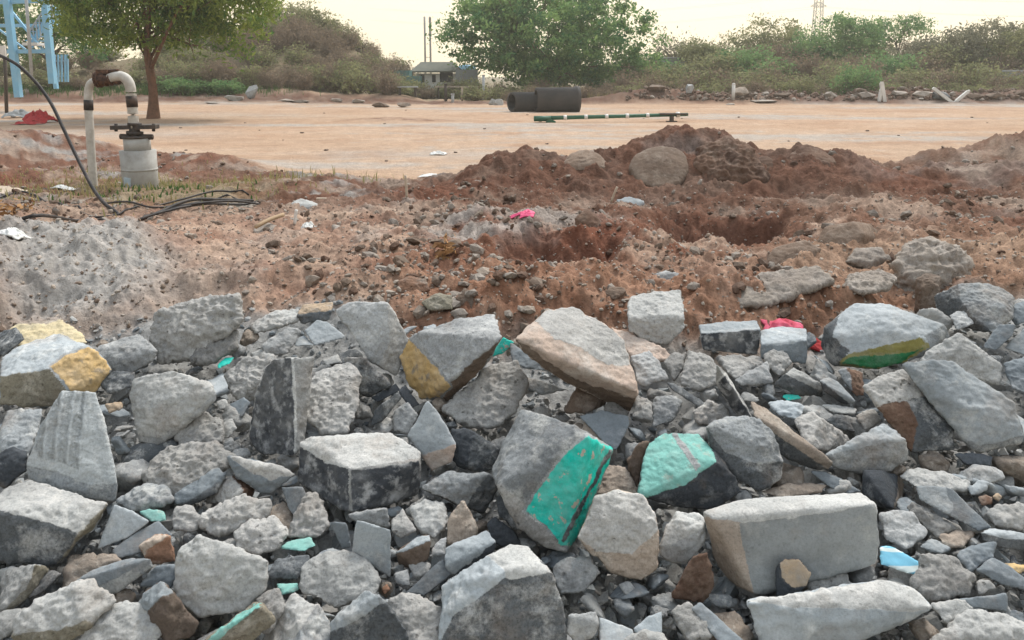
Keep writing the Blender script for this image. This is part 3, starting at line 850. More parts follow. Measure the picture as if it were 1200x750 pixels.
R('slate_slab', SL, 'slate plank with a thick edge left of the orange brick', 'granite', 'S/slate 88,680 118,664 153,654 176,655 135,678 110,690; F 110,690 135,678 176,655 180,664 138,695 118,697', th=.06, rough=.4, key='the thick edged plank')
R('stone_chunk', ST, 'dark greenish flat stone under the orange brick', 'slate', 'P 164,686 180,664 206,661 206,682 196,693')
R('stone_block', KB, 'block with a brown front and small pale peak near the bottom left', 'brown_stone', 'A/pale_slate 158,708 172,693 188,682 203,696 188,702; D 188,702 203,696 232,731 222,746 195,754 184,720', key='the brown fronted block')
R('concrete_chunk', CH, 'pale rough chunk with ragged edges at the bottom left', 'pale_concrete', 'S 19,726 55,698 90,690 107,678 118,690 134,706 101,726 70,738 22,742; F/weathered_olive 22,742 70,738 101,726 101,733 84,750 40,758 18,752', rough=1.3, key='the ragged pale chunk')
R('concrete_chunk', CH, 'pale rough chunk cut by the bottom edge, right of the ragged one', 'pale_concrete', 'S 90,758 108,733 128,712 145,706 191,711 189,740 178,762', rough=1.2, key='the pale chunk on the bottom edge')
R('concrete_chunk', CH, 'large pale rounded slab of concrete in the lower left, right of the orange brick', 'pale_concrete', 'P 204,690 206,655 215,640 233,628 246,632 262,649 315,658 310,690 286,716 236,722 212,706', th=.18, key='the large pale slab')
R('stone_chunk', ST, 'small dark stone left of the ragged pale chunk', 'dark_granite', 'S 28,690 40,680 57,668 72,672 50,694 34,702')
R('concrete_chunk', CH, 'wedge with a pale top below the large left block', 'grey_concrete', 'A/pale_concrete 0,668 20,665 41,662 30,690 14,702 0,716; R/weathered_olive 41,662 57,668 30,702 2,722 30,690')
R('concrete_chunk', CH, 'pale chunk in the bottom left corner', 'pale_concrete', 'S -14,728 4,716 24,712 30,722 16,740 -10,756')
R('concrete_chunk', CH, 'low tan chunk between the large left block and the thick edged plank', 'tan_stone', 'S 96,668 114,650 134,650 145,658 128,664 104,670')
R('stone_bar', SL, 'bar with a pale teal painted edge at the bottom, left of centre', 'weathered_olive', 'T!pale_teal_paint 238,752 300,707 307,708 248,756; F 248,756 307,708 322,726 282,764', th=.07, key='the teal edged bar')
R('concrete_chunk', CH, 'crumbly concrete at the bottom beside the teal edged bar', 'rough_concrete', 'S 300,700 326,690 335,712 316,742 298,738', rough=1.6)
R('concrete_chunk', CH, 'pale pointed chunk at the bottom edge left of the dark fronted pyramid', 'pale_concrete', 'A 306,757 325,725 345,696 372,710 352,738; B/granite 372,710 404,757 350,764 352,738', key='the pale pointed chunk')
R('concrete_chunk', CH, 'large pale cushion shaped chunk of concrete at the lower centre left', 'pale_concrete', 'S 352,664 366,653 382,646 415,647 436,664 447,681 440,698 424,704 398,712 352,692', key='the cushion shaped chunk')
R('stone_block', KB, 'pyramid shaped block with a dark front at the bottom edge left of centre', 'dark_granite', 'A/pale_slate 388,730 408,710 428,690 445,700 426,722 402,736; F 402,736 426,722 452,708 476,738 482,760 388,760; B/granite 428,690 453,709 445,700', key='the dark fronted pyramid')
R('slate_slab', SL, 'upright smooth slate with a pointed foot at the lower centre', 'pale_slate', 'F 417,609 436,614 458,621 458,677 437,661 412,647', th=.045, rough=.3, key='the upright slate')
R('concrete_chunk', CH, 'cratered lump at the bottom between the pyramid and the large pointed block', 'rough_concrete', 'S 455,706 470,699 486,697 513,712 528,724 520,757 472,757', rough=1.5, key='the cratered lump')
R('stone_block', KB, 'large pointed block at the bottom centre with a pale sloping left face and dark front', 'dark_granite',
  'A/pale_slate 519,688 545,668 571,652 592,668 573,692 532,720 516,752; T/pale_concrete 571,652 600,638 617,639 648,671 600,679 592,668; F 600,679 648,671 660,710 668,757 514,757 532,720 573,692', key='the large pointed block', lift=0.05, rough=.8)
# ---- centre left
R('black_faced_block', KB, 'upright block with a worn black painted face left of the centre', 'pale_concrete',
  'C!black_paint 312,430 320,421 341,419 345,474 344,535 303,532 291,512 300,462; D 341,419 368,418 353,449 354,493 357,519 344,535 345,474', th=.16, key='the black faced block', lift=0.05, rough=.7)
R('concrete_chunk', CH, 'rounded pitted lump against the right side of the black faced block', 'rough_concrete', 'S 354,462 371,436 409,424 422,437 420,477 406,507 379,509 357,488', rough=1.1, key='the pitted lump')
R('concrete_chunk', CH, 'crumbly concrete above and left of the black faced block', 'rough_concrete', 'S 262,440 290,420 318,424 306,448 300,466 284,474', rough=1.7)
R('stone_chunk', ST, 'small dark pyramid stone left of the black faced block', 'dark_stone', 'A 266,452 279,447 285,462 274,464')
R('slate_slab', SL, 'small smooth slate tilted left of the black faced block', 'slate', 'A 268,474 286,465 294,472 284,489 270,488', th=.04, rough=.3)
R('concrete_chunk', CH, 'small pale cube above the tilted slate left of the black face', 'pale_concrete', 'S 253,470 266,467 268,480 258,486')
R('concrete_chunk', CH, 'small pale round chunk below the tilted slate', 'pale_concrete', 'S 256,498 272,490 278,502 268,514 256,512')
R('slate_slab', SL, 'hatch shaped slate with a ragged underside below the black faced block', 'slate', 'S/rough_concrete 264,533 290,541 330,546 346,556 316,562 300,556; F 264,533 300,556 316,562 346,556 318,579 306,578 276,556', th=.06, rough=.7, key='the ragged slate plate')
R('slate_slab', SL, 'small dark slate standing under the cube block left corner', 'slate', 'P 330,571 355,570 362,588 346,606 338,596', th=.05, rough=.4)
R('concrete_chunk', CH, 'crumbly lump left of and below the cube block', 'rough_concrete', 'S 336,629 350,596 360,577 372,578 386,616 376,628', rough=1.5, key='the crumbly lump under the cube')
R('concrete_slab', SL, 'flat crust lying at the back of the heap right of the lumpy crust', 'pale_concrete', 'W 292,382 322,365 349,362 352,374 330,382 300,390', th=.06, rough=1.2, key='the flat crust')
R('concrete_chunk', CH, 'low grey piece under the flat crust at the back', 'grey_concrete', 'S 305,405 338,384 357,386 341,403 336,414 311,417')
R('stone_chunk', ST, 'sandy topped piece behind the pale slate at the back of the heap', 'slate', 'W/orange_crust 348,368 355,357 390,355 388,364; F 348,368 388,364 385,375 352,379', th=.08)
R('slate_slab', SL, 'pale pointed slate tipped on the flat crust', 'pale_slate', 'S 356,387 371,375 384,377 406,395 386,401 368,405', th=.035, rough=.4, key='the pale pointed slate')
R('slate_slab', SL, 'small bluish slate under the pale pointed slate', 'pale_slate', 'W 340,399 357,393 369,405 346,406', th=.03, rough=.3)
R('concrete_chunk', CH, 'small stone plate on top of the pitted lump', 'pale_concrete', 'W 377,422 396,415 402,425 383,428', th=.03)
R('stone_block', KB, 'tall grey block standing at the back of the heap with a stepped right side', 'grey_concrete', 'P 393,363 409,354 423,359 454,354 456,400 448,420 436,425 421,404; D/rough_concrete 454,354 462,367 481,403 470,412 464,440 448,430 448,420 456,400', key='the tall grey block', lift=0.05, rough=.8)
R('stone_chunk', ST, 'stone in the hollow under the tall grey block, coloured dark as shadow', 'dark_granite', 'F 404,420 424,418 453,444 458,452 432,466 420,460')  # dark tone paints in the shadow under the block
R('stone_bar', SL, 'thin dark slate bar, upper of the pair left of the yellow faced block', 'dark_stone', 'S 434,466 464,449 470,457 442,472', th=.03, rough=.4)
R('stone_bar', SL, 'slate bar leaning upright below the thin dark bar', 'dark_granite', 'C 434,500 440,478 467,460 471,466 448,494', th=.035, rough=.4)
R('stone_bar', SL, 'short dark bar pointing down under the yellow face', 'dark_stone', 'B 466,457 475,451 492,474 481,480', th=.03, rough=.4)
R('concrete_chunk', CH, 'small round knob beside the leaning slate bars', 'rough_concrete', 'S 444,495 452,488 461,492 462,502 454,508 446,505')
R('stone_block', KB, 'long grey block with a mustard yellow end face at the back centre', 'grey_concrete',
  'S 480,397 491,389 543,373 581,367 588,397 556,423 524,449 508,425 491,408; C!yellow_paint 469,417 480,397 491,408 508,425 527,451 516,464 494,467 475,445; U/brown_stone 527,451 556,423 588,397 574,420 545,450 522,470 516,464', key='the yellow faced block', lift=0.08)
R('paint_flake', 'tile shard', 'bright teal shard poking up behind the right end of the yellow faced block', 'teal_paint', 'P 573,419 582,406 590,395 603,401 590,414', th=.03, rough=.4)
R('slate_slab', SL, 'pale bluish pointed slate above the cube block', 'pale_slate', 'P 478,510 490,488 501,468 513,482 535,520 515,527 497,532; F/pink_concrete 497,532 515,527 535,520 530,541 506,552', th=.09, rough=.4, key='the bluish pointed slate', lift=0.04)
R('concrete_chunk', CH, 'grey piece between the slate bars and the bluish pointed slate', 'grey_concrete', 'P 461,482 478,471 490,487 478,509 462,505')
R('stone_chunk', ST, 'dark angular stone right of the bluish pointed slate', 'dark_stone', 'P 529,503 546,501 554,516 548,545 536,546 527,530; T/dark_granite 554,516 586,526 568,534 548,545; F/dark_granite 548,545 568,534 586,526 583,547 562,554', key='the dark angular stone')
R('concrete_chunk', CH, 'dusty sloping mass of fine rubble below the yellow faced block', 'rough_concrete', 'S 518,480 548,455 576,430 604,425 618,448 604,480 580,500 548,500', rough=1.4, key='the dusty mass')
R('stone_block', KB, 'cube shaped block with a flat pitted top and black front faces in the centre left', 'dark_granite',
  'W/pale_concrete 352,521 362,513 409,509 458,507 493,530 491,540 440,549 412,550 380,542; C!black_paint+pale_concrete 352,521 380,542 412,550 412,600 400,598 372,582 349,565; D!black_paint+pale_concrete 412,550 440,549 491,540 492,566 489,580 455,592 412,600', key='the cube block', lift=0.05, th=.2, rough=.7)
R('concrete_chunk', CH, 'grey lump under the right foot of the cube block', 'grey_concrete', 'F 407,603 453,595 458,618 417,611')
R('concrete_chunk', CH, 'small wedge lump, left one of three below the cube block', 'rough_concrete', 'S 458,609 472,595 488,621 470,633 459,622')
R('concrete_chunk', CH, 'pitted pale lump, middle one of three below the cube block', 'pale_concrete', 'S 480,595 497,586 521,590 525,612 508,631 491,622', rough=1.2, key='the pitted pale lump')
R('concrete_chunk', CH, 'pinkish pointed lump, right one of three below the cube block', 'tan_stone', 'P 526,607 543,586 561,620 557,636 538,640 524,636', rough=1.0, key='the pinkish pointed lump')
R('stone_chunk', ST, 'brown oval stone with a pale rim right of the upright slate', 'brown_stone', 'T/pale_slate 464,648 486,632 503,627 504,634 484,642; F 464,648 484,642 504,634 502,654 486,664 468,668', th=.09)
R('concrete_chunk', CH, 'round grey pebble sized lump under the brown oval stone', 'rough_concrete', 'S 477,662 491,656 506,660 502,672 486,677')
R('concrete_chunk', CH, 'little dark lump at the foot of the upright slate', 'grey_concrete', 'S 461,672 478,667 481,687 464,684')
R('brick_chunk', 'brick', 'tiny orange brick crumb beside the cushion shaped chunk', 'brick_red', 'S 446,690 454,684 459,690 450,698')
R('slate_slab', SL, 'narrow slate plank sloping up to the right at the lower centre', 'slate', 'S 474,696 497,674 519,654 530,673 497,699', th=.05, rough=.4, key='the narrow sloping plank')
R('concrete_chunk', CH, 'small block above the narrow sloping plank', 'grey_concrete', 'S 504,652 508,638 524,627 522,650')
R('slate_slab', SL, 'long slate slab with a dark lower edge left of the large pointed block', 'pale_slate', 'S 521,642 548,630 570,621 581,635 556,655 532,672 521,664; F/dark_stone 532,672 556,655 581,635 580,645 556,664 534,680', th=.05, rough=.5, key='the long slate slab')
R('stone_chunk', ST, 'dark layered rock right of the cube block', 'dark_granite', 'S/granite 494,572 510,560 526,553 573,556 560,570 548,590 520,584; F 548,590 560,570 573,556 585,566 568,602 552,596', key='the dark layered rock')
R('concrete_chunk', CH, 'pale lump on top of the dark layered rock', 'rough_concrete', 'S 524,577 530,566 548,563 575,590 562,592 536,581')
R('stone_chunk', ST, 'dark blue stone below the teal faced block left corner', 'dark_stone', 'P 570,610 580,606 605,625 612,640 588,640 574,630')
R('stone_chunk', ST, 'dark brown stone left of the teal faced block', 'dark_granite', 'S 580,582 594,576 604,592 618,616 604,622 584,602')
R('stone_chunk', ST, 'flat dark stone left of the crumbly lump under the cube', 'dark_granite', 'S 311,677 322,657 363,649 366,656 349,679')
R('tile_shard', 'tile shard', 'pale teal painted flake, upper of the two by the oval lump', 'pale_teal_paint', 'W 326,643 336,635 363,629 372,639 357,646', th=.02, rough=.5)
R('tile_shard', 'tile shard', 'pale teal painted flake, lower of the two, beside the cushion shaped chunk', 'pale_teal_paint', 'W 323,684 349,683 351,692 330,698', th=.02, rough=.5)
R('tile_shard', 'tile shard', 'tiny bright teal flake on the rubble left of the black face', 'teal_paint', 'W 253,429 264,419 276,418 270,426 256,432', th=.015, rough=.4)
R('tile_shard', 'tile shard', 'dim teal patch of plaster behind the triangular slate', 'pale_teal_paint', 'S 162,600 174,596 192,598 196,610 178,612', th=.03, rough=.5)
R('slate_slab', SL, 'small slate beside the crumbly lump under the cube', 'slate', 'F 386,611 407,613 412,641 401,644', th=.04, rough=.4)
# ---- centre right
R('boulder', 'boulder', 'long pinkish boulder with a rough crust on its back, at the back centre', 'pink_concrete',
  'S/rough_concrete 627,376 640,364 671,359 709,381 731,398 738,428 712,428 680,408 650,398; S 605,398 627,376 650,398 680,408 712,428 738,428 748,460 742,466 682,447 636,419; U/brown_stone 605,398 636,419 682,447 742,466 738,482 690,460 640,432 612,410', key='the pinkish boulder', lift=0.09, rough=.8)
R('concrete_slab', SL, 'flat pinkish slab running behind the pinkish boulder', 'pink_concrete', 'W 716,384 728,388 760,400 802,413 790,422 745,424 734,410', th=.08)
R('stone_block', KB, 'square pale block standing alone on the earth behind the heap', 'grey_concrete', 'W/pale_concrete 736,349 760,343 797,340 802,370 770,374 737,372; F/rough_concrete 737,372 770,374 802,370 802,384 780,404 760,400 738,388', key='the lone square block')
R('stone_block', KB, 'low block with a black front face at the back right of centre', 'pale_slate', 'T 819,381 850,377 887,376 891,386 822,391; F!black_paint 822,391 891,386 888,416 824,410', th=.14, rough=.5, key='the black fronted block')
R('stone_block', KB, 'grey slab block right of the black fronted block', 'slate', 'T/pale_slate 891,388 910,383 945,385 946,398 920,404 892,404; F 892,404 920,404 946,398 944,426 922,424 892,420', th=.14, rough=.6)
R('concrete_chunk', CH, 'grey slanted block under the right end of the pinkish boulder', 'grey_concrete', 'S 739,417 761,411 774,428 783,444 753,453 747,446', key='the slanted block')
R('concrete_chunk', CH, 'small rough piece right of the slanted block', 'rough_concrete', 'S 778,424 791,412 804,416 800,432 790,447')
R('concrete_slab', SL, 'pale rough slab below the black fronted block', 'rough_concrete', 'S 797,450 803,428 808,412 835,419 849,441 835,450 819,458', rough=1.2, key='the pale rough slab')
R('concrete_slab', SL, 'flat topped slab leaning under the black fronted block', 'rough_concrete', 'W 836,419 862,416 890,419 896,426 862,444 852,436', th=.06, rough=1.1)
R('concrete_chunk', CH, 'wedge with a shaded side right of the leaning flat slab', 'grey_concrete', 'S 860,446 880,434 899,424 906,449 868,451')
R('stone_bar', SL, 'dark slate bar lying between the slanted block and the black shard', 'dark_granite', 'S 780,448 789,448 829,474 824,480 786,456', th=.03, rough=.5)
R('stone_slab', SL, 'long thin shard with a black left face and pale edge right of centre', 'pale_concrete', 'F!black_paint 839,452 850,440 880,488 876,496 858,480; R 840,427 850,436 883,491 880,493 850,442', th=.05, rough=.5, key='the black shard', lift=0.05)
R('stone_slab', SL, 'long pale plank shaped slab sloping down to the right beside the black shard', 'tan_stone', 'S 880,470 900,481 930,505 978,543 970,549 930,523 900,503 885,488; F/dark_granite 885,488 900,503 930,523 970,549 960,552 922,538 900,520 886,500', th=.05, rough=.6, key='the plank shaped slab', lift=0.05)
R('concrete_chunk', CH, 'small rounded lump right under the tip of the pinkish boulder', 'rough_concrete', 'S 746,460 755,455 764,470 764,493 750,505 740,492')
R('concrete_chunk', CH, 'rough grey chunk above the pale teal boulder', 'grey_concrete', 'S 767,465 780,457 799,471 790,493 764,501', rough=1.2)
R('concrete_chunk', CH, 'rough mixed rubble lump left of the black shard', 'rough_concrete', 'S 812,482 830,470 852,478 858,494 834,500 816,494', rough=1.6)
R('stone_block', KB, 'smooth dark slate block behind the teal faced block', 'slate', 'S 679,488 704,481 737,488 737,499 722,528 709,520', rough=.4, key='the smooth slate block')
R('concrete_chunk', CH, 'small pale chunk sitting on the smooth slate block', 'rough_concrete', 'S 704,473 716,467 737,484 733,489 706,481')
R('stone_slab', SL, 'thin dark plate, upper of two under the pinkish boulder', 'slate', 'S 597,401 616,411 650,436 616,432 600,425', th=.03, rough=.5)
R('stone_slab', SL, 'thin dark plate, lower of two under the pinkish boulder', 'granite', 'S 604,440 630,445 666,457 634,463 612,452', th=.03, rough=.5)
R('stone_chunk', ST, 'brown shaded stone in the gap under the pinkish boulder', 'brown_stone', 'S 640,462 676,452 712,456 722,470 690,484 652,482')
R('stone_block', KB, 'big tilted block with a bright teal painted face in the middle of the heap', 'granite',
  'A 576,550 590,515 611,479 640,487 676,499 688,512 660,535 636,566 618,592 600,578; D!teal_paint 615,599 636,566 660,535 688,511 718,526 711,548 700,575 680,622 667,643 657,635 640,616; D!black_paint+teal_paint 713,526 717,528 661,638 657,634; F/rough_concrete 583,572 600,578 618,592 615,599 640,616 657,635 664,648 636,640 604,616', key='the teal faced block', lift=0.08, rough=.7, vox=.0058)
R('concrete_chunk', CH, 'sandy lump on the upper corner of the teal faced block', 'tan_stone', 'S 671,502 684,496 697,493 710,504 708,518 690,510', rough=1.1)
R('boulder', 'boulder', 'boulder with a pale teal painted top right of the teal faced block', 'dark_stone',
  'S!pale_teal_paint 748,580 753,545 760,521 776,510 818,508 832,521 838,541 800,570 757,583; S!grey_concrete+pale_teal_paint 787,509 794,509 822,547 815,552; F/dark_stone 757,583 800,570 838,541 862,560 868,576 838,596 795,596', key='the pale teal boulder', lift=0.04, rough=.7)
R('stone_chunk', ST, 'brown sliver leaning on the left of the pale teal boulder', 'brown_stone', 'C 736,538 750,520 760,518 752,548 746,570 734,556')
R('boulder', 'boulder', 'rounded grey boulder right of the pale teal boulder', 'granite', 'S 826,500 850,487 890,490 905,508 918,540 888,544 850,530; F/dark_granite 826,500 850,530 888,544 918,540 916,561 890,576 862,561 838,536', key='the rounded grey boulder', lift=0.04)
R('boulder', 'boulder', 'rounded beige boulder right below the teal faced block', 'tan_stone', 'P/rough_concrete 678,630 690,600 697,583 723,574 738,583 753,581 768,604 773,620 740,648 700,646; F 678,630 700,646 740,648 773,620 768,665 753,680 718,672 694,650', key='the beige boulder', lift=0.03, rough=.9)
R('concrete_chunk', CH, 'brownish chunk between the teal face and the beige boulder', 'tan_stone', 'S 702,562 709,545 731,544 748,574 744,582 700,581')
R('concrete_chunk', CH, 'rounded lump in the hollow below the beige boulder', 'grey_concrete', 'S 646,667 660,654 693,652 702,671 685,693 657,696', key='the lump in the hollow')
R('concrete_chunk', CH, 'small stone in the dusty hollow right of the rounded lump', 'grey_concrete', 'S 724,685 737,680 746,692 735,701')
R('concrete_chunk', CH, 'angular lump left of the kerb block', 'pale_concrete', 'S 773,641 780,620 792,598 826,606 824,620 800,632; F/grey_concrete 773,641 800,632 824,620 825,636 802,663 774,652', key='the angular lump')
R('stone_chunk', ST, 'brown triangular stone below the angular lump', 'earth_stone', 'F 788,699 800,672 812,652 828,648 838,687 822,707')
R('kerb_block', KB, 'large rectangular concrete kerb block on the right with a flat grey front', 'grey_concrete',
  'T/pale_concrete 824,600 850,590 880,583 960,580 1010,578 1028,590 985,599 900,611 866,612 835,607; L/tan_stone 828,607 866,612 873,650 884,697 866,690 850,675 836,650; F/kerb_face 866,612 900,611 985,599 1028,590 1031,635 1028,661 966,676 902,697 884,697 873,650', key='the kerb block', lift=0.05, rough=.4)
R('slate_slab', SL, 'pale slate sheet at the bottom edge right of the large pointed block', 'pale_slate', 'S 702,723 722,730 742,738 746,757 702,759', th=.05, rough=.4)
R('slate_slab', SL, 'leaning pale slate at the bottom edge, left of the bottom right blocks', 'pale_slate', 'S 742,737 760,722 776,716 776,744 750,754', th=.05, rough=.4)
R('concrete_chunk', CH, 'small grey block right of the large pointed block', 'grey_concrete', 'S 666,721 698,717 702,731 680,736; F 666,721 680,736 702,731 696,746 674,757 664,740')
R('slate_slab', SL, 'grey slate plank sloping off the bottom edge below the kerb block', 'slate', 'S 810,713 820,705 845,728 874,754 846,757', th=.06, rough=.5)
R('concrete_chunk', CH, 'pale mound on the bottom edge right of centre', 'pale_concrete', 'S 714,758 735,747 753,741 780,743 802,756')
R('concrete_chunk', CH, 'low pale chunk below the brown triangular stone at the bottom', 'rough_concrete', 'S 786,716 806,706 824,722 836,745 806,752', rough=1.3)
# ---- right side
R('boulder', 'boulder', 'large angular boulder with an olive and green painted strip under it on the right', 'granite',
  'S/pale_slate 975,395 984,370 1002,356 1041,356 1068,374 1107,381 1080,396 1040,404 999,413; L/dark_granite 962,404 966,384 975,380 984,370 975,395 999,413 987,426 975,428; F!olive_paint+pale_slate 994,418 999,413 1040,404 1080,396 1086,405 1062,414; F!green_paint+olive_paint 987,426 994,418 1062,414 1086,405 1065,418 1058,426 1026,431; D 1080,396 1107,381 1112,394 1094,412 1086,405', key='the green striped boulder', lift=0.05, rough=.8)
R('boulder', 'boulder', 'rounded boulder at the back right corner of the heap', 'granite', 'S 1122,333 1150,332 1166,334 1188,346 1186,372 1164,390 1140,372 1126,352; L/dark_granite 1096,348 1122,333 1126,352 1140,372 1164,390 1142,386 1118,381 1098,374', key='the back right boulder')
R('concrete_chunk', CH, 'small lump leaning on the front of the back right boulder', 'grey_concrete', 'S 1113,370 1122,364 1134,365 1141,379 1122,387')
R('stone_chunk', ST, 'blue grey stone at the right edge beside the back right boulder', 'slate', 'S 1179,360 1200,353 1214,360 1206,377 1190,381')
R('stone_slab', SL, 'long slate stone tilted below the back right boulder', 'slate', 'A 1152,407 1162,392 1171,380 1191,380 1187,393 1167,411', th=.06, rough=.5)
R('slate_slab', SL, 'pale slate at the right edge below the tilted slate stone', 'pale_slate', 'A 1176,408 1190,394 1204,382 1216,392 1206,418', th=.06, rough=.5)
R('concrete_slab', SL, 'pale slab, rear one of the leaning pair on the right', 'pale_concrete', 'P 1077,420 1092,409 1122,391 1150,411 1173,429 1170,450 1116,424 1080,427', th=.1, key='the rear leaning slab')
R('concrete_slab', SL, 'big pale leaning slab on the right, front one of the pair', 'granite', 'P/pale_slate 1057,426 1085,423 1116,422 1149,446 1188,473 1200,510 1176,516 1148,522 1134,516 1100,478 1070,448; F 1134,516 1148,522 1176,516 1200,510 1196,519 1152,530 1140,528', th=.13, rough=.8, key='the big leaning slab', lift=0.09)
R('stone_block', KB, 'brownish grey block propped under the big leaning slab', 'granite', 'S/rough_concrete 1011,453 1035,440 1059,432 1086,462 1062,470 1030,474; P/earth_stone 1030,474 1062,470 1076,496 1068,530 1042,482; P/dark_granite 1062,470 1086,462 1118,502 1117,526 1068,530 1076,496', key='the propped block')
R('stone_block', KB, 'slate chunk with a curved bright edge in front of the propped block', 'granite', 'S/pale_slate 968,534 1000,515 1035,497 1050,506 1062,516 1020,522; F 968,534 1020,522 1062,516 1063,537 1040,554 1000,553 976,546', key='the curved slate chunk', lift=0.04)
R('concrete_chunk', CH, 'rough wedge between the plank shaped slab and the curved slate chunk', 'rough_concrete', 'A 930,492 940,486 951,482 962,490 950,508 944,524; B 951,482 975,500 1000,518 972,528 946,525 950,508', key='the rough wedge')
R('stone_block', KB, 'dark block with a pale ridge under the grey slab block', 'dark_granite', 'S/pale_concrete 918,438 930,431 961,449 958,456; F 909,450 918,438 958,456 964,464 932,463', key='the dark ridged block')
R('stone_block', KB, 'dark prism with a pale top face right of the dark ridged block', 'dark_stone', 'S/pale_slate 960,446 969,441 982,447 1003,471 996,472; F 960,446 996,472 988,474 966,459', rough=.5)
R('concrete_chunk', CH, 'grey wedge left of the propped block', 'granite', 'A 981,434 990,431 1000,438 998,456; B/earth_stone 990,431 1012,437 1012,462 1003,465 998,456')
R('concrete_chunk', CH, 'crumbly chunk below the grey slab block', 'rough_concrete', 'S 895,416 906,410 918,411 928,425 913,441 900,430', rough=1.4)
R('concrete_slab', SL, 'low slate slab behind the plank shaped slab', 'pale_slate', 'W 900,472 925,468 949,473 932,494 912,486', th=.05)
R('tile_shard', 'tile shard', 'tiny teal flake on the right side by the dark ridged block', 'teal_paint', 'W 915,464 924,461 934,461 940,467 922,470', th=.015, rough=.4)
R('stone_bar', SL, 'narrow pale bar in front of the dark prism', 'pale_concrete', 'W 960,474 982,475 1005,479 1002,486 975,483', th=.035, rough=.5)
R('stone_chunk', ST, 'dark stone under the narrow pale bar', 'dark_granite', 'S 963,489 978,486 992,487 1003,507 980,501')
R('concrete_chunk', CH, 'round lump left of the propped block foot', 'rough_concrete', 'S 1002,487 1014,481 1026,479 1033,494 1014,504')
R('stone_chunk', ST, 'blue grey chunk at the right edge above the big leaning slab', 'slate', 'S 1176,427 1200,418 1216,430 1210,464 1186,455')
R('stone_block', KB, 'smooth near black block below the curved slate chunk', 'dark_stone', 'P 1012,551 1032,552 1053,556 1052,580 1046,595 1028,594 1010,579; R/tan_stone 1053,556 1065,571 1062,580 1048,596 1046,595 1052,580', rough=.35, key='the near black block')
R('concrete_slab', SL, 'pale dusty slab behind the dark pointed slate on the right', 'pale_concrete', 'W 1053,557 1075,549 1105,554 1136,564 1132,576 1108,571 1072,570', th=.07, key='the pale dusty slab')
R('slate_slab', SL, 'large pointed slate sloping down to the right below the pale dusty slab', 'pale_slate', 'S 1073,569 1108,570 1120,590 1118,601 1096,588 1078,586; S/slate 1104,573 1116,573 1140,596 1162,619 1146,622 1118,603', th=.06, rough=.4, key='the large pointed slate', lift=0.04)
R('stone_slab', SL, 'long grey shard above the kerb block', 'slate', 'S 948,552 966,553 982,559 1010,576 996,579 974,572', th=.04, rough=.5)
R('stone_slab', SL, 'flat tan stone lying on the back of the kerb block', 'tan_stone', 'W 890,576 922,567 950,566 969,569 963,576 916,584', th=.035, rough=.6)
R('concrete_chunk', CH, 'rounded lump right of the kerb block', 'grey_concrete', 'S 1031,602 1045,598 1069,600 1088,624 1064,644 1038,634', key='the lump beside the kerb block')
R('concrete_chunk', CH, 'crumbly piece under the large pointed slate', 'rough_concrete', 'S 1056,588 1070,590 1091,600 1119,619 1098,628 1075,610', rough=1.3)
R('stone_slab', SL, 'flat stone at the lower tip of the large pointed slate', 'tan_stone', 'W 1097,628 1120,622 1143,624 1128,640 1110,642', th=.06)
R('printed_tile', 'tile', 'light blue printed tile shard with a wavy pattern beside the kerb block', 'blue_tile', 'S 1030,638 1042,638 1083,661 1083,677 1056,670 1030,661', th=.02, rough=.25, vox=.005, key='the blue tile')
R('concrete_chunk', CH, 'rough pocked chunk right of the blue tile', 'rough_concrete', 'S 1069,683 1076,664 1082,652 1119,654 1141,676 1136,694 1091,704', rough=1.3, key='the pocked chunk')
R('slate_slab', SL, 'pale slate edge above the pocked chunk', 'pale_slate', 'W 1075,642 1091,630 1114,643 1102,650', th=.05)
R('concrete_chunk', CH, 'blue grey lump right of the flat stone on the right', 'slate', 'S 1121,651 1134,642 1146,637 1168,635 1163,654 1136,671', key='the blue grey lump')
R('stone_bar', SL, 'slate bar with a pale top at the right edge', 'dark_granite', 'T/pale_slate 1149,624 1162,619 1200,625 1210,634 1180,632; F 1149,624 1180,632 1210,634 1206,646 1171,641 1151,633', th=.05, rough=.5, key='the slate bar at the right edge')
R('concrete_chunk', CH, 'small round lump near the right edge above the dark slate block', 'rough_concrete', 'S 1143,683 1152,677 1162,676 1167,690 1147,698')
R('stone_block', KB, 'dark smooth slate block above the bottom right chunk', 'slate', 'P 1114,704 1145,699 1180,695 1181,717 1138,712', rough=.4)
R('concrete_chunk', CH, 'pale chunk between the bottom slab and the dark smooth slate', 'pale_concrete', 'S 1090,708 1110,704 1132,703 1141,714 1108,732')
R('concrete_chunk', CH, 'large pale rough chunk in the bottom right corner', 'pale_concrete', 'S 1086,756 1110,736 1136,713 1174,720 1208,733 1212,760', rough=1.2, key='the bottom right chunk')
R('concrete_slab', SL, 'big slab at the bottom right with a pale top and dark lower edge', 'pale_slate',
  'W/pale_concrete 872,703 930,700 996,689 1037,680 1069,690 1094,712 1069,718 1023,714 930,712; F 872,703 930,712 1023,714 1069,718 1094,712 1062,730 1000,752 960,757 892,757', th=.22, rough=.7, key='the big bottom right slab')
R('stone_chunk', ST, 'dark upright stone with a sandy face leaning on the kerb block front', 'dark_stone', 'F!orange_crust 914,660 920,655 936,655 950,672 944,686 928,688 916,676; F 908,668 914,660 916,676 928,688 941,692 930,707 911,703', th=.07, rough=.7)
R('concrete_chunk', CH, 'knobbly lump on the big bottom right slab', 'rough_concrete', 'S 946,681 960,669 976,664 990,666 1004,680 990,693 952,694', rough=1.4)
R('concrete_chunk', CH, 'small rough stone left of the knobbly lump on the big slab', 'pale_concrete', 'S 934,699 946,691 957,698 949,707')
R('concrete_chunk', CH, 'small flat crumb right of the knobbly lump under the kerb block', 'pale_concrete', 'W 1004,674 1016,670 1024,672 1026,680')
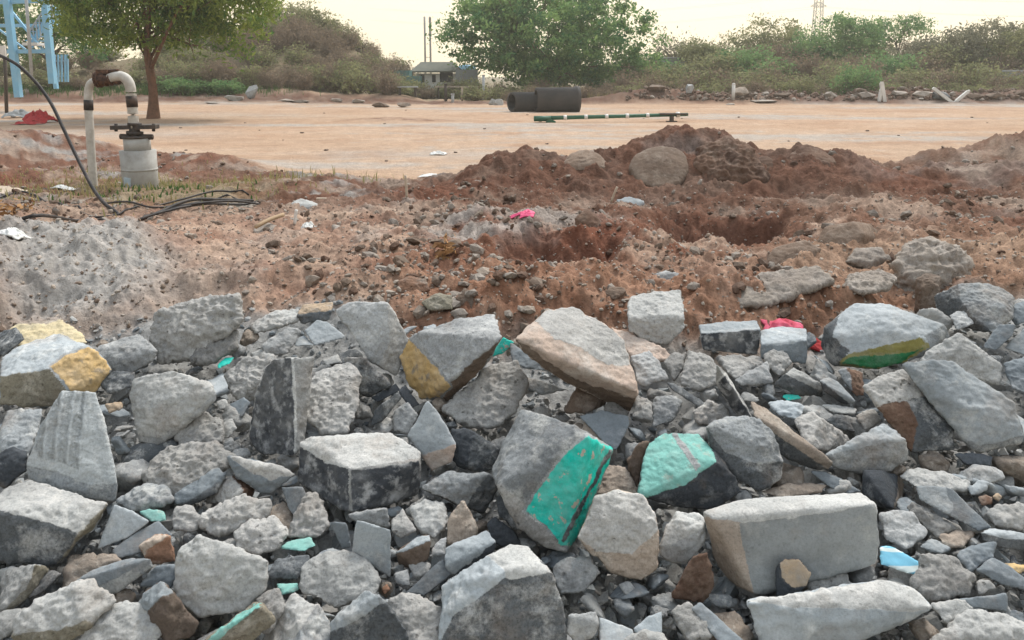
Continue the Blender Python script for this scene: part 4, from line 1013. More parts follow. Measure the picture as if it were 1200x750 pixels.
R('brick_chunk', 'brick', 'small rust red stone on the gravel at the right', 'brick_red', 'S 1146,583 1155,578 1163,580 1162,591 1150,593')
R('concrete_chunk', CH, 'small peach crumb right of the rust red stone', 'orange_crust', 'S 1163,582 1170,577 1176,583 1170,588')
R('concrete_chunk', CH, 'low pale boulder at the right edge by the rust red stone', 'pale_concrete', 'S 1156,602 1176,590 1206,588 1214,606 1196,620 1164,616', rough=1.2)
R('concrete_chunk', CH, 'smooth pale teardrop stone left of the rust red stone', 'pale_slate', 'S 1134,572 1148,562 1160,562 1156,574 1138,582')
R('slate_slab', SL, 'slate with a drilled end at the right edge, below the slate bar', 'slate', 'S 1143,668 1162,653 1184,664 1204,682 1204,692 1170,684', th=.06, rough=.6)
R('tile_shard', 'tile shard', 'small ochre yellow shard at the right edge', 'yellow_paint', 'W 1174,661 1190,658 1206,666 1194,673', th=.02)
R('concrete_slab', SL, 'grey sloped slab above the pale dusty slab at the right', 'grey_concrete', 'S 1118,556 1140,545 1168,548 1178,560 1150,570', th=.07)
R('stone_chunk', ST, 'dark bluish stone in the shade under the big leaning slab', 'dark_stone', 'S 1118,532 1140,530 1166,536 1160,546 1132,544')
# ---- stones out on the dug ground behind the heap
R('boulder', 'boulder', 'half buried round boulder on the crest of the dug mound, left of the earth heap', 'dusty_earth_stone', 'S 735,196 742,182 756,174 775,170 794,173 806,182 809,200 800,214 786,221 766,221 748,214', th=.5, smooth=22, key='the round mound boulder', rough=.7)
R('boulder', 'boulder', 'striped grey brown boulder at the left end of the mound crest', 'dusty_earth_stone', 'S 658,192 668,180 686,174 704,180 716,196 690,202 664,200', th=.35, smooth=14, key='the striped boulder')
R('boulder', 'boulder', 'lumpy brown boulder of hard earth in the middle of the mound crest', 'earth_stone', 'S 812,190 822,172 848,163 878,172 890,190 900,212 870,218 826,212', th=.5, rough=2.2, key='the lumpy earth boulder', smooth=10)
R('boulder', 'boulder', 'peaked brown boulder at the right end of the mound crest', 'earth_stone', 'S 914,194 928,177 944,169 962,174 984,190 972,202 940,205', th=.4, smooth=14, key='the peaked boulder')
R('stone_chunk', ST, 'small dark clod between the earth boulder and the peaked boulder', 'earth_stone', 'S 884,186 898,182 912,192 908,206 888,202', th=.25)
R('stone_slab', SL, 'small tan slab propped below the round mound boulder', 'dusty_earth_stone', 'S 746,208 756,204 772,216 768,221', th=.12)
R('boulder', 'boulder', 'smooth sloping rock face on the right wall of the pit', 'dusty_earth_stone', 'A 955,288 968,266 1000,260 1014,276 990,302 966,304; R 1000,260 1020,262 1044,288 1030,298 1014,284 1014,276', th=.5, key='the sloping pit rock', rough=.6, smooth=8)
R('stone_slab', SL, 'tan slab lying in the bottom of the pit', 'dusty_earth_stone', 'S 898,302 910,289 945,282 962,292 950,306 920,316 900,315', th=.2, key='the pit slab')
R('concrete_chunk', CH, 'grey crumbly clump of concrete right of the pit', 'dusty_concrete', 'S 1050,312 1062,292 1085,281 1116,290 1136,306 1110,324 1072,330', th=.3, rough=2.2, key='the crumbly clump', lift=-.06)
R('concrete_chunk', CH, 'rough grey chunk between the pit slab and the crumbly clump', 'dusty_concrete', 'S 992,306 1004,292 1032,290 1040,302 1018,312 998,314', th=.2, rough=1.3)
R('stone_chunk', ST, 'tan stone at the right end of the crumbly clump', 'dusty_concrete', 'S 1116,292 1126,282 1146,282 1150,296 1130,304', th=.15)
R('concrete_slab', SL, 'long low grey shelf of concrete on the ground in front of the pit', 'dusty_concrete', 'W 806,350 830,334 880,325 920,324 960,314 975,330 930,345 900,358 850,360', th=.10, rough=1.3, key='the long grey shelf', lift=-.05)
R('concrete_slab', SL, 'pale flat pieces of concrete right of the long grey shelf', 'dusty_concrete', 'W 985,336 1000,322 1030,318 1052,326 1040,338 1010,344', th=.12, rough=1.4)
R('stone_chunk', ST, 'brown stone at the foot of the crumbly clump', 'brown_stone', 'S 1074,328 1086,320 1102,324 1100,336 1080,338', th=.12)
R('stone_slab', SL, 'thin grey slab at the right edge near the back right boulder', 'pale_slate', 'W 1126,316 1160,304 1200,300 1204,308 1150,318', th=.06)
R('stone_chunk', ST, 'ochre brown flat stone in the hollow behind the yellow faced block', 'weathered_olive', 'S 490,352 510,344 530,346 530,362 504,364', th=.12)
R('concrete_chunk', CH, 'pale rounded stone, leftmost of three in the row under the dark hollow', 'dusty_earth_stone', 'S 534,350 544,338 556,344 566,360 548,364', th=.12)
R('concrete_chunk', CH, 'pale rounded stone, middle of three in the row under the dark hollow', 'dusty_earth_stone', 'S 560,346 568,336 580,340 586,352 572,358', th=.12)
R('concrete_chunk', CH, 'pale sloping stone, rightmost of three in the row under the dark hollow', 'dusty_earth_stone', 'S 576,334 588,324 604,334 618,348 596,350', th=.12)
R('stone_chunk', ST, 'small tan stone on the red earth behind the lone square block', 'dusty_earth_stone', 'S 708,344 716,336 732,338 736,348 720,352', th=.12)
R('stone_chunk', ST, 'grey round stone at the foot of the red slope right of the hollow', 'grey_concrete', 'S 766,322 778,318 796,320 798,328 776,330', th=.12)
R('brick_chunk', 'brick', 'broken red brick lying on the slope left of the hollow', 'brick_red', 'S 466,330 480,323 500,328 510,338 488,346 468,342', th=.12)
R('concrete_slab', SL, 'broken piece of pale plasterboard in the earth left of the mound', 'dusty_concrete', 'W 388,262 400,268 420,274 444,276 446,284 420,282 396,274', th=.05)
R('concrete_slab', SL, 'grey mattress like slab at the left middle beside the cables', 'dusty_concrete', 'W 296,268 310,260 330,266 334,272 300,276', th=.08)
R('stone_chunk', ST, 'white stone pair on the earth left of the mound', 'pale_concrete', 'S 340,238 354,232 372,238 378,248 350,246', th=.12)
R('stone_slab', SL, 'pink brown tilted slab on the mound right of the pink toy', 'earth_stone', 'S 674,256 688,244 708,262 700,268', th=.15)
R('stone_chunk', ST, 'pale stone on the left of the pit rim', 'pale_slate', 'S 722,234 738,230 756,236 748,242 728,241', th=.12)
build_rocks()

# ---- smaller loose chunks packed between the traced blocks (each one a stone of its own)
def chunk_mesh(kind, seed):
    r = np.random.default_rng(seed)
    n = 12
    p = r.normal(size=(n, 3)); p /= np.linalg.norm(p, axis=1)[:, None]
    p *= (.8 + .35 * r.random((n, 1)))
    p *= dict(lump=(1, .85, .7), slab=(1, .72, .2), wedge=(1, .55, .5))[kind]
    me = hull_mesh(p * .5)
    ob = bpy.data.objects.new('t', me); COL.objects.link(ob)
    md = ob.modifiers.new('r', 'REMESH'); md.mode = 'VOXEL'; md.voxel_size = .045 if kind != 'slab' else .036
    dg = bpy.context.evaluated_depsgraph_get()
    m2 = bpy.data.meshes.new_from_object(ob.evaluated_get(dg))
    bpy.data.objects.remove(ob); bpy.data.meshes.remove(me)
    co, ed, no = arrays(m2)
    s = .12
    co2 = weather(co * s, ed, no, s, 1.5 if kind == 'lump' else .8, seed) / s
    m2.vertices.foreach_set('co', co2.astype(np.float32).ravel())
    m2.polygons.foreach_set('use_smooth', np.ones(len(m2.polygons), bool)); m2.update()
    return m2
def chunk_library():
    lib = []
    spec = [('lump', 'rough_concrete', 'rough pale'), ('lump', 'grey_concrete', 'grey'), ('lump', 'pale_concrete', 'pale'), ('slab', 'slate', 'flat slate'), ('slab', 'pale_slate', 'flat pale slate'),
            ('wedge', 'granite', 'wedge shaped grey'), ('wedge', 'dark_granite', 'dark wedge shaped'), ('lump', 'tan_stone', 'tan'), ('slab', 'pale_concrete', 'flat pale')]
    for i, (k, m, w) in enumerate(spec):
        for v in range(3):
            me = chunk_mesh(k, 100 + 10 * i + v)
            me.materials.append(MATS[m])
            lib.append((me, k, w))
    return lib
def fill():
    sc = 3
    W, H, OX = 1800 // sc, 800 // sc, 300
    mask = np.zeros((H, W), bool)
    gy, gx = np.mgrid[0:H, 0:W]; gx = gx.ravel() * sc - OX; gy = gy.ravel() * sc
    keys = []
    for rk in ROCKS:
        for f in rk['faces']:
            mask |= inpoly(gx.astype(float), gy.astype(float), f[3]).reshape(H, W)
        q = np.array([p for f in rk['faces'] for p in f[3]])
        if rk['key']: keys.append((rk['key'], q.mean(0), np.ptp(q, axis=0).max() / 2))
    lib = chunk_library()
    sizes = [62] * 70 + [48] * 200 + [36] * 600 + [27] * 1400 + [20] * 2500
    r = np.random.default_rng(5)
    placed = 0; seen = {}
    todo = []
    for s in sizes:
        if placed >= 295: break
        px = r.uniform(-110, 1310)
        top = np.interp(px, [-200, 0, 150, 290, 460, 600, 740, 830, 960, 1100, 1300], [400, 392, 400, 372, 372, 392, 400, 400, 385, 350, 345])
        py = r.uniform(top, 775)
        x0, x1 = int((px - s / 2 + OX) / sc), int((px + s / 2 + OX) / sc) + 1
        y0, y1 = int((py - s * .4) / sc), int((py + s * .4) / sc) + 1
        y1 = min(y1, H); 
        if y0 >= H - 1: continue
        m = mask[y0:y1, x0:x1]
        if m.size == 0 or m.mean() > .60: continue
        mask[y0:y1, x0:x1] |= True
        todo.append((px, py, s)); placed += 1
    for px, py, s in todo:
        h = hit(px, min(py + s * .3, 790))
        d = h - CAM; L = np.linalg.norm(d)
        size = s * h[1] / F
        c = CAM + d / L * (L + size * .36 + .01)
        c[2] = h[2] - size * .10 - .01
        k = int(r.integers(0, len(lib)))
        me, kind, word = lib[k]
        o = bpy.data.objects.new('rubble_chunk', me); COL.objects.link(o)
        o.location = c.tolist()
        f = size * (1.25 if kind == 'lump' else 1.45)
        o.scale = (f, f * r.uniform(.85, 1.15), f * r.uniform(.8, 1.15))
        o.rotation_euler = (r.uniform(-.5, .5) + (.35 if kind == 'slab' else 0), r.uniform(-.5, .5), r.uniform(0, 6.28))
        # say which one it is by the nearest block one can name
        best = sorted(keys, key=lambda q: math.hypot(q[1][0] - px, q[1][1] - py) - q[2] * .6)[:6]
        lab = None
        for nm, cc, rad in best:
            dx, dy = px - cc[0], py - cc[1]
            if abs(dx) > 1.7 * abs(dy): wd = 'right of' if dx > 0 else 'left of'
            elif abs(dy) > 1.7 * abs(dx): wd = 'below' if dy > 0 else 'above'
            else: wd = ('lower ' if dy > 0 else 'upper ') + ('right of' if dx > 0 else 'left of')
            szw = 'small' if s < 30 else 'mid sized'
            t = f'{szw} {word} chunk {wd} {nm}' if ' ' not in wd or wd.startswith(('right', 'left')) else f'{szw} {word} chunk to the {wd} {nm}'
            if t not in seen and len(t.split()) <= 16:
                lab = t; break
        if lab is None: lab = t
        seen[lab] = seen.get(lab, 0) + 1
        tag(o, lab, 'concrete chunk', 'small loose chunks between the blocks of the heap')
fill()

# crushed rubble lying deeper in the gaps, far too much to count
def deep_rubble(n, name, lo, hi, pw, z0, z1, label, seed):
    r = np.random.default_rng(seed)
    forms = []
    for i in range(8):
        p = r.normal(size=(11, 3)); p /= np.linalg.norm(p, axis=1)[:, None]; p *= [1, .8, .45 + .3 * (i % 2)]
        me = hull_mesh(p * .5); co, ed, no = arrays(me); forms.append((co, [list(q.vertices) for q in me.polygons])); bpy.data.meshes.remove(me)
    from mathutils import Quaternion
    PX = r.uniform(-520, 1720, n)
    TOP = 30 + np.interp(PX, [-200, 0, 150, 290, 460, 600, 740, 830, 960, 1100, 1300], [392, 388, 396, 372, 372, 392, 400, 400, 385, 350, 345])
    yy = np.linspace(1.7, 4.4, 400); z_ = prof(yy); pyy = proj(np.stack([yy * 0, yy, z_], 1))[1]
    YS = np.interp(-(TOP + (780 - TOP) * r.random(n) ** .8), -pyy, yy)
    XS = (PX - 600) / F * YS; ZS = terrain(XS, YS)
    V = []; Fc = []; mi = []; nv = 0
    for i in range(n):
        s_ = (lo + (hi - lo) * r.random() ** pw)
        q = r.normal(size=4); q /= np.linalg.norm(q)
        M = np.array(Quaternion(q.tolist()).to_matrix())
        co, fc = forms[int(r.integers(8))]
        P = (co * s_ * (.8 + .5 * r.random(3))) @ M.T + np.array([XS[i], YS[i], ZS[i] + r.uniform(z0, z1)])
        V.append(P); Fc += [[a + nv for a in f] for f in fc]; mi += [int(r.integers(5))] * len(fc); nv += len(co)
    o = link_mesh(name, np.concatenate(V), Fc, ['rough_concrete', 'grey_concrete', 'granite', 'pale_slate', 'pale_concrete'], None, mi, False)
    tag(o, label, 'rubble', kind='stuff')
deep_rubble(2300, 'crushed_rubble', .04, .165, 2.0, 0, .08, 'crushed rubble lying deeper in the gaps between the blocks', 77)
deep_rubble(7800, 'stone_chips', .012, .052, 1.8, .0, .10, 'sharp stone chips and mortar crumbs packed between the blocks', 78)

def field_stones():
    r = np.random.default_rng(8)
    me = chunk_mesh('lump', 555); me.materials.append(MATS['brown_stone'])
    for i in range(34):
        px, y = r.uniform(200, 1180), 13.5 * (42 / 13.5) ** r.random()
        x = (px - 600) / F * y
        if float(dugmask(np.array([x]), np.array([y]))[0]) > .1: continue
        o = bpy.data.objects.new('field_stone', me); COL.objects.link(o); s_ = r.uniform(.05, .16)
        o.location = (x, y, gz(x, y) + s_ * .15); o.scale = (s_, s_ * .9, s_ * .6); o.rotation_euler = (0, 0, r.uniform(0, 6.3))
        tag(o, 'small dark stone lying loose on the open orange field', 'stone', 'loose stones on the field')
field_stones()
# ================================================================ things standing or lying on the ground
def arc(pts, n=6):
    """smooth curve through points (Catmull-Rom)"""
    P = [np.asarray(p, float) for p in pts]; P = [2 * P[0] - P[1]] + P + [2 * P[-1] - P[-2]]
    out = []
    for i in range(1, len(P) - 2):
        for k in range(n):
            t = k / n
            out.append(.5 * ((2 * P[i]) + (-P[i - 1] + P[i + 1]) * t + (2 * P[i - 1] - 5 * P[i] + 4 * P[i + 1] - P[i + 2]) * t ** 2 + (-P[i - 1] + 3 * P[i] - 3 * P[i + 1] + P[i + 2]) * t ** 3))
    out.append(P[-2]); return out

def wellhead():
    Y = 9.7
    q = lambda px, py, dy=0: at(px, py, Y + dy)
    base = q(167, 228); base[2] = gz(base[0], base[1]) 
    root = empty('borewell_head', base)
    tag(root, 'white borewell pipe looping through a rusty valve into a round grey casing', 'borewell')
    def B(mb, name, mat, par=root):
        return mb.build(name, mat, par, base if par is root else None)
    # riser pipe on the left with its bend into the valve
    m = MB().tube(arc([q(111, 236), q(107, 180), q(104, 130), q(103.5, 110), q(106, 99), q(113, 95), q(119, 94)], 6), .05, 14)
    riser = B(m, 'riser_pipe', 'white_pipe_paint')
    m = MB().tube([q(103.6, 117), q(103.9, 129)], .056, 14)
    o = B(m, 'painted_band', 'black_band_paint')
    # rusty valve
    m = MB()
    for px, r in ((113, .10), (116, .10), (123, .085), (129, .075)):
        m.tube([q(px, 93.5), q(px + 1.6, 93.3)], r, 16)
    m.tube([q(114, 93.5), q(119, 93.5), q(124, 93.4), q(131, 93)], [.06, .085, .075, .06], 14)
    m.tube([q(120.5, 92), q(120.5, 84.5)], .045, 12); m.box(q(121, 84), (.14, .10, .05))
    m.tube([q(115, 84), q(139, 82.6)], .022, 8)
    for a in range(6):
        t = a * math.pi / 3
        m.tube([q(112.2, 93.5) + np.array([0, math.cos(t) * .08, math.sin(t) * .08]), q(118, 93.5) + np.array([0, math.cos(t) * .08, math.sin(t) * .08])], .012, 6)
    m.tube([q(131, 96), q(141, 96.5)], .03, 8)
    B(m, 'valve', 'rusty_iron')
    m = MB().tube(arc([q(128, 92), q(137, 89.5), q(144, 90), q(150, 95), q(153, 104), q(154, 116), q(155.5, 130), q(157, 150)], 6), .062, 16)
    B(m, 'drop_pipe', 'white_pipe_paint')
    m = MB().tube([q(153.7, 112.5), q(155.2, 125.5)], .068, 14)
    B(m, 'painted_band', 'black_band_paint')
    m = MB().box(q(158, 149), (.57, .12, .05), Matrix.Rotation(-.02, 3, 'Y'))
    m.tube([q(157.5, 142), q(157.8, 160)], [.05, .075], 14); m.tube([q(157.6, 144), q(157.7, 147)], .085, 14)
    m.tube([q(158, 154), q(158, 157)], .10, 16)
    for px in (136, 180): m.tube([q(px, 145), q(px, 154)], .02, 6)
    B(m, 'clamp_bar', 'dark_iron')
    m = MB().tube([q(159.5, 159.5), q(159.7, 162)], .165, 28)
    m.tube([q(141, 160), q(179, 160.5)], .035, 8)
    B(m, 'flange', 'dark_iron')
    m = MB()
    m.tube([q(160, 161.5), q(161.5, 177)], .158, 32); m.tube([q(161.5, 176), q(164, 205), q(167.5, 236)], [.215, .212, .19], 36)
    m.tube([q(163.5, 197), q(163.7, 199.5)], .2155, 36)
    B(m, 'casing', 'casing_grey')
    m = MB().tube([q(150, 208, -.19), q(152.5, 236, -.15)], .05, 10)
    B(m, 'side_pipe', 'blue_grey_pipe')
plain_mat('blue_grey_pipe', (.34, .40, .42), .7, (.42, .45, .45), 8)
wellhead()

def on_ground(px, py, lift=0.0, fn=None):
    h = hit(px, py); return np.array([h[0], h[1], gz(h[0], h[1]) + lift])
def cable(pts, r, label, name='cable', n=5):
    P = [on_ground(px, py, r * .7 + up) for px, py, up in pts]
    C = arc(P, n)
    C = [np.array([p[0], p[1], max(p[2], gz(p[0], p[1]) + r * .6)]) for p in C]
    o = MB().tube(C, r, 7).build(name, 'black_rubber', None, C[len(C) // 2]); return tag(o, label, 'cable')
base = on_ground(137, 253)
top = lambda px, py, y: at(px, py, y)
P = [base + np.array([.06, -.02, -.05]), base + np.array([-.02, .01, .02]), top(122, 238, base[1] + .1), top(108, 219, base[1] + .3), top(90, 184, base[1] + .55), top(74, 150, base[1] + .7), top(58, 118, base[1] + .85),
     top(38, 92, base[1] + .95), top(14, 72, base[1] + 1.0), top(-18, 62, base[1] + 1.1), top(-70, 72, base[1] + 1.2), top(-120, 130, base[1] + 1.2)]
e = on_ground(-150, 235); P.append(e)
tag(MB().tube(arc(P, 6), .018, 8).build('bent_hose', 'black_rubber', None, base), 'black hose arching up from the ground in front of the white riser pipe', 'hose')
cable([(-60, 242, 0), (0, 238, .03), (28, 238, .02), (52, 242, .01), (76, 249, 0), (106, 256, 0), (140, 254, .02), (176, 247, .02), (215, 241, .05), (255, 233, .06), (292, 230, 0)], .011, 'thin black cable running from the dry leaves past the hose foot')
cable([(-60, 292, 0), (0, 285, .0), (40, 281, .02), (90, 273, .02), (140, 268, .02), (190, 261, .04), (240, 252, .05), (284, 239, .02), (310, 234, 0)], .013, 'long black cable lying across the top of the grey earth mound')
cable([(150, 268, 0), (186, 259, .04), (224, 252, .05), (262, 243, .05), (296, 232, 0)], .017, 'thick dark cable in the bundle beside the longer cables')
cable([(168, 264, 0), (196, 257, .02), (236, 254, .05), (276, 246, .05), (304, 238, 0)], .012, 'black cable nearest the heap in the bundle by the grey chunk')
cable([(118, 244, 0), (150, 250, .03), (180, 252, .03), (216, 247, .05), (252, 238, .04), (288, 234, 0)], .010, 'slack black cable looping behind the bundle below the casing')

# ---- crumpled cloths, litter, sticks
def crumple(name, px, py, w, d, h, mat, label, cat, seed, y=None):
    c = on_ground(px, py)
    n = 26
    u, v = np.meshgrid(np.linspace(-1, 1, n), np.linspace(-1, 1, n)); u = u.ravel(); v = v.ravel()
    P = np.stack([u, v, np.zeros_like(u)], 1)
    r = np.sqrt(u * u + v * v)
    e = 1 + .35 * fbm(np.stack([np.arctan2(v, u), r * 0, r * 0], 1) * 1.3 + seed, 3, seed)
    X = c[0] + u * w / 2 * e + .15 * w * fbm(P * 2 + seed, 2, seed + 3); Y = c[1] + v * d / 2 * e
    A_ = np.stack([X - c[0], Y - c[1], np.ones_like(X)], 1); pl = np.linalg.lstsq(A_, terrain(X, Y), rcond=None)[0]
    Z = A_ @ pl + .02 + h * np.clip(1 - r ** 2 * .7, 0, 1) * (.55 + .8 * np.abs(fbm(P * 2.6 + seed, 3, seed + 1, ridged=True)))
    V = np.stack([X, Y, Z], 1); V2 = V - np.array([0, 0, .008])
    i = np.arange(n - 1)[:, None] * n + np.arange(n - 1)[None]
    Q = np.stack([i, i + 1, i + n + 1, i + n], -1).reshape(-1, 4)
    Qb = Q[:, ::-1] + n * n
    rim = list(range(n)) + [k * n + n - 1 for k in range(1, n)] + [n * n - 1 - k for k in range(1, n)] + [(n - 1 - k) * n for k in range(1, n - 1)]
    S = [(rim[k], rim[k] + n * n, rim[(k + 1) % len(rim)] + n * n, rim[(k + 1) % len(rim)]) for k in range(len(rim))]
    o = link_mesh(name, np.concatenate([V, V2]), Q.tolist() + Qb.tolist() + S, mat, None, None, True, c)
    return tag(o, label, cat)
crumple('red_cloth', 46, 144, 1.0, .8, .42, 'red_cloth', 'crumpled red cloth on the field beyond the hose', 'cloth', 3)
crumple('red_cloth', 32, 146, .7, .5, .10, 'red_cloth', 'flat trailing end of red cloth on the field', 'cloth', 13)
crumple('grey_sheet', 22, 138, 1.1, .8, .28, 'grey_wall', 'crumpled grey sheet lying behind the red cloth on the field', 'sheet', 5)
crumple('pink_rag', 922, 366, .20, .14, .04, 'pink_cloth', 'pink and red rag on the earth behind the slate blocks', 'rag', 7)
crumple('red_rag', 945, 369, .16, .09, .025, 'red_cloth', 'dark red strip of rag beside the pink rag', 'rag', 9)
crumple('white_sheet', 8, 283, .36, .30, .07, 'white_plastic', 'white plastic sheet half buried below the dry leaves at the edge', 'plastic sheet', 15)
crumple('white_sheet', 20, 300, .14, .14, .04, 'white_plastic', 'small white plastic scrap on the earth near the grey mound', 'plastic sheet', 16)
crumple('white_board', 4, 232, .30, .5, .05, 'dry_wood', 'pale board lying in the dry grass at the edge of the dug ground', 'board', 17)
crumple('plastic_bag', 513, 161, .35, .25, .06, 'white_plastic', 'white plastic bag flattened on the open field', 'plastic bag', 18)
crumple('plastic_bag', 75, 231, .22, .18, .04, 'white_plastic', 'white plastic scrap in the dry grass left of the casing', 'plastic bag', 19)
crumple('plastic_bag', 361, 276, .10, .10, .05, 'white_plastic', 'small white wrapper on the earth beside the broken plasterboard', 'wrapper', 20)
crumple('plastic_bag', 946, 155, .5, .3, .05, 'grey_wall', 'grey flattened bag on the far field beyond the peaked boulder', 'plastic bag', 21)
crumple('plastic_bag', 505, 208, .3, .2, .04, 'white_plastic', 'pale scrap on the field edge above the thin stake', 'plastic bag', 24)
crumple('pink_scrap', 617, 257, .11, .09, .02, 'pink_plastic', 'bright pink crumpled plastic scrap on the earth mound', 'scrap', 31)
crumple('pink_scrap', 606, 255, .10, .035, .01, 'pink_plastic', 'thin tail of pink plastic beside the bright pink scrap', 'scrap', 32)
def stick(name, a, b, r, mat, label, cat):
    o = MB().tube(arc([a, (np.asarray(a) + b) / 2 + np.array([0, 0, .01]), b], 3), r, 7).build(name, mat, None, a); return tag(o, label, cat)
g = on_ground(477, 245); stick('wooden_stake', g, g + np.array([-.01, 0, .24]), .014, 'dry_wood', 'thin pale stake standing in the earth left of the mound', 'stake')
g = on_ground(300, 276); h2 = on_ground(333, 270); stick('wooden_batten', g + [0, 0, .06], h2 + [0, 0, .07], .018, 'wood', 'short wooden batten on the mattress like slab', 'batten')
g = on_ground(716, 246); stick('wooden_stake', g, g + np.array([.06, 0, .16]), .012, 'dry_wood', 'short slanting stake in the mound beyond the pink scrap', 'stake')
g = on_ground(346, 275); stick('wooden_stake', g, g + np.array([.02, 0, .12]), .013, 'white_paint', 'short white peg beside the white wrapper', 'peg')
g = on_ground(378, 243); m = MB().box(g + np.array([.06, 0, .06]), (.24, .05, .015)).box(g + np.array([.06, 0, .0]), (.18, .04, .10))
tag(m.build('wooden_bracket', 'dry_wood', None, g), 'small plank on a dark lump at the edge of the red earth', 'plank')
# dry leaves
def leaf_pile(px, py, n, w, mat, label, seed):
    r = np.random.default_rng(seed); c = on_ground(px, py)
    V = []; Fc = []
    for i in range(n):
        p = c + np.array([r.normal() * w, r.normal() * w * .7, 0]); p[2] = gz(p[0], p[1]) + abs(r.normal()) * .05 + .01
        a = Matrix.Rotation(r.uniform(0, 6.3), 3, 'Z') @ Matrix.Rotation(r.uniform(-1.5, 1.5), 3, 'X') @ Matrix.Rotation(r.uniform(-.8, .8), 3, 'Y')
        L, W = r.uniform(.02, .05), r.uniform(.008, .02)
        b = len(V)
        for q in ((-L, 0, 0), (0, -W, .012), (L, 0, .02), (0, W, .012)): V.append(p + np.array(a @ Vector(q)))
        Fc.append((b, b + 1, b + 2, b + 3))
    return tag(link_mesh('dry_leaves', V, Fc, mat, None, None, False, c), label, 'dry leaves', kind='stuff')
leaf_pile(16, 262, 90, .10, 'orange_leaf', 'heap of dry orange leaves at the edge of the dug ground', 4)
leaf_pile(523, 318, 45, .04, 'orange_leaf', 'dry orange leaves caught on the slope by the broken brick', 5)

# ---- concrete drain pipes across the field
def drain_pipe(px, py, y, length, r, yaw, label):
    c = at(px, py, y); c[2] = gz(c[0], c[1])
    root_m = MB(); n = 36
    V = []; Fc = []
    prof_ = [(-length / 2, r * .80), (-length / 2, r), (length / 2 - .18, r), (length / 2 - .16, r * 1.10), (length / 2, r * 1.10), (length / 2, r * .84), (-length / 2, r * .80)]
    for x, rr in prof_:
        for k in range(n):
            t = 2 * math.pi * k / n; V.append((x, rr * math.cos(t), rr * math.sin(t) + r))
    for i in range(len(prof_) - 1):
        for k in range(n): Fc.append((i * n + k, i * n + (k + 1) % n, (i + 1) * n + (k + 1) % n, (i + 1) * n + k))
    root_m.add(V, Fc, True)
    o = root_m.build('concrete_pipe', 'pipe_concrete'); o.location = c.tolist(); o.rotation_euler = (0, 0, yaw)
    tag(o, label, 'concrete pipe', 'concrete drain pipes on the field')
drain_pipe(618, 131, 36.2, 1.7, .45, math.radians(30), 'dark concrete drain pipe with its open end showing, on the field before the big tree')
drain_pipe(653, 131, 35.8, 2.0, .56, math.radians(8), 'larger dark concrete drain pipe lying closed side on beside the open ended one')

def fallen_pole():
    Y = 27.0
    a = at(634, 141.5, Y + .3); b = at(806, 137.2, Y + .9)
    a[2] = gz(a[0], a[1]) + .15; b[2] = gz(b[0], b[1]) + .26
    root = empty('fallen_pole', [a[0], a[1], gz(a[0], a[1])])
    tag(root, 'long dark green metal pole with white clips lying across the field', 'pole')
    L = root.location
    m = MB().tube([a, b], [.075, .06], 12); m.build('shaft', 'green_pole_paint', root, L)
    d = (b - a) / np.linalg.norm(b - a)
    m = MB().box(a + d * .05, (.45, .32, .05)); m.tube([a - d * .25 + [0, 0, -.01], a + d * .35 + [0, 0, -.02]], .10, 10)
    m.box(a + d * .35 + [0, 0, -.14], (.30, .25, .2), Matrix.Rotation(.5, 3, 'Y'))
    m.build('foot_bracket', 'green_pole_paint', root, L)
    m = MB().box(b - d * .55 + [0, 0, .03], (1.0, .30, .06)); m.box(b - d * .6 + [0, 0, -.15], (.12, .2, .24)); m.box(b - d * .6 + [0, 0, -.24], (.36, .26, .05))
    m.build('end_bracket', 'dark_iron', root, L)
    for t in (.16, .30, .44, .58, .72, .93):
        p = a + (b - a) * t
        m = MB().tube([p - d * .06, p + d * .06], .085 if t < .9 else .1, 12); m.build('clip', 'white_paint', root, L)
fallen_pole()

# ---- white marker post, slabs and debris along the far bank
def far_spot(px, y): 
    x = (px - 600) / F * y; return np.array([x, y, gz(x, y)])
g = far_spot(857, 46.3); m = MB().tube([g + [0, 0, -.1], g + [0, 0, .92]], .10, 12).tube([g + [0, 0, .92], g + [0, 0, .98]], [.12, .06], 12)
tag(m.build('marker_post', 'white_paint', None, g), 'short white marker post on the far red bank', 'post')
def lump(name, px, y, w, h, mat, label, cat, seed, lift=0, rot=None):
    r = np.random.default_rng(seed); p = r.normal(size=(16, 3)); p /= np.linalg.norm(p, axis=1)[:, None]
    g = far_spot(px, y)
    p = p * np.array([w / 2, w / 3, h / 2]) * (.85 + .3 * r.random((16, 1)))
    if rot is not None: p = p @ np.array(rot).T
    p[:, 2] += h * .3 + lift
    me = hull_mesh(p); o = bpy.data.objects.new(name, me); COL.objects.link(o); me.materials.append(MATS[mat]); o.location = g.tolist()
    return tag(o, label, cat)
lump('concrete_chunk', 866, 46.6, 1.0, .8, 'tan_stone', 'boulder just right of the white marker post', 'boulder', 1)
lump('concrete_chunk', 806, 46.8, .7, .75, 'grey_concrete', 'grey boulder left of the white marker post on the far bank', 'boulder', 2)
lump('concrete_slab', 893, 45.6, 1.6, .18, 'dusty_concrete', 'pale flat slab on the far bank right of the marker post', 'concrete slab', 3)
lump('concrete_slab', 854, 44.3, .6, .12, 'dusty_concrete', 'white flat stone on the field below the marker post', 'concrete slab', 4)
lump('concrete_chunk', 973, 46.8, 1.0, .6, 'dusty_concrete', 'grey boulder on the far bank below the green tree', 'boulder', 5)
lump('concrete_chunk', 1003, 46.8, 1.0, .55, 'brown_stone', 'dark boulder on the far bank beside the tilted white slabs', 'boulder', 6)
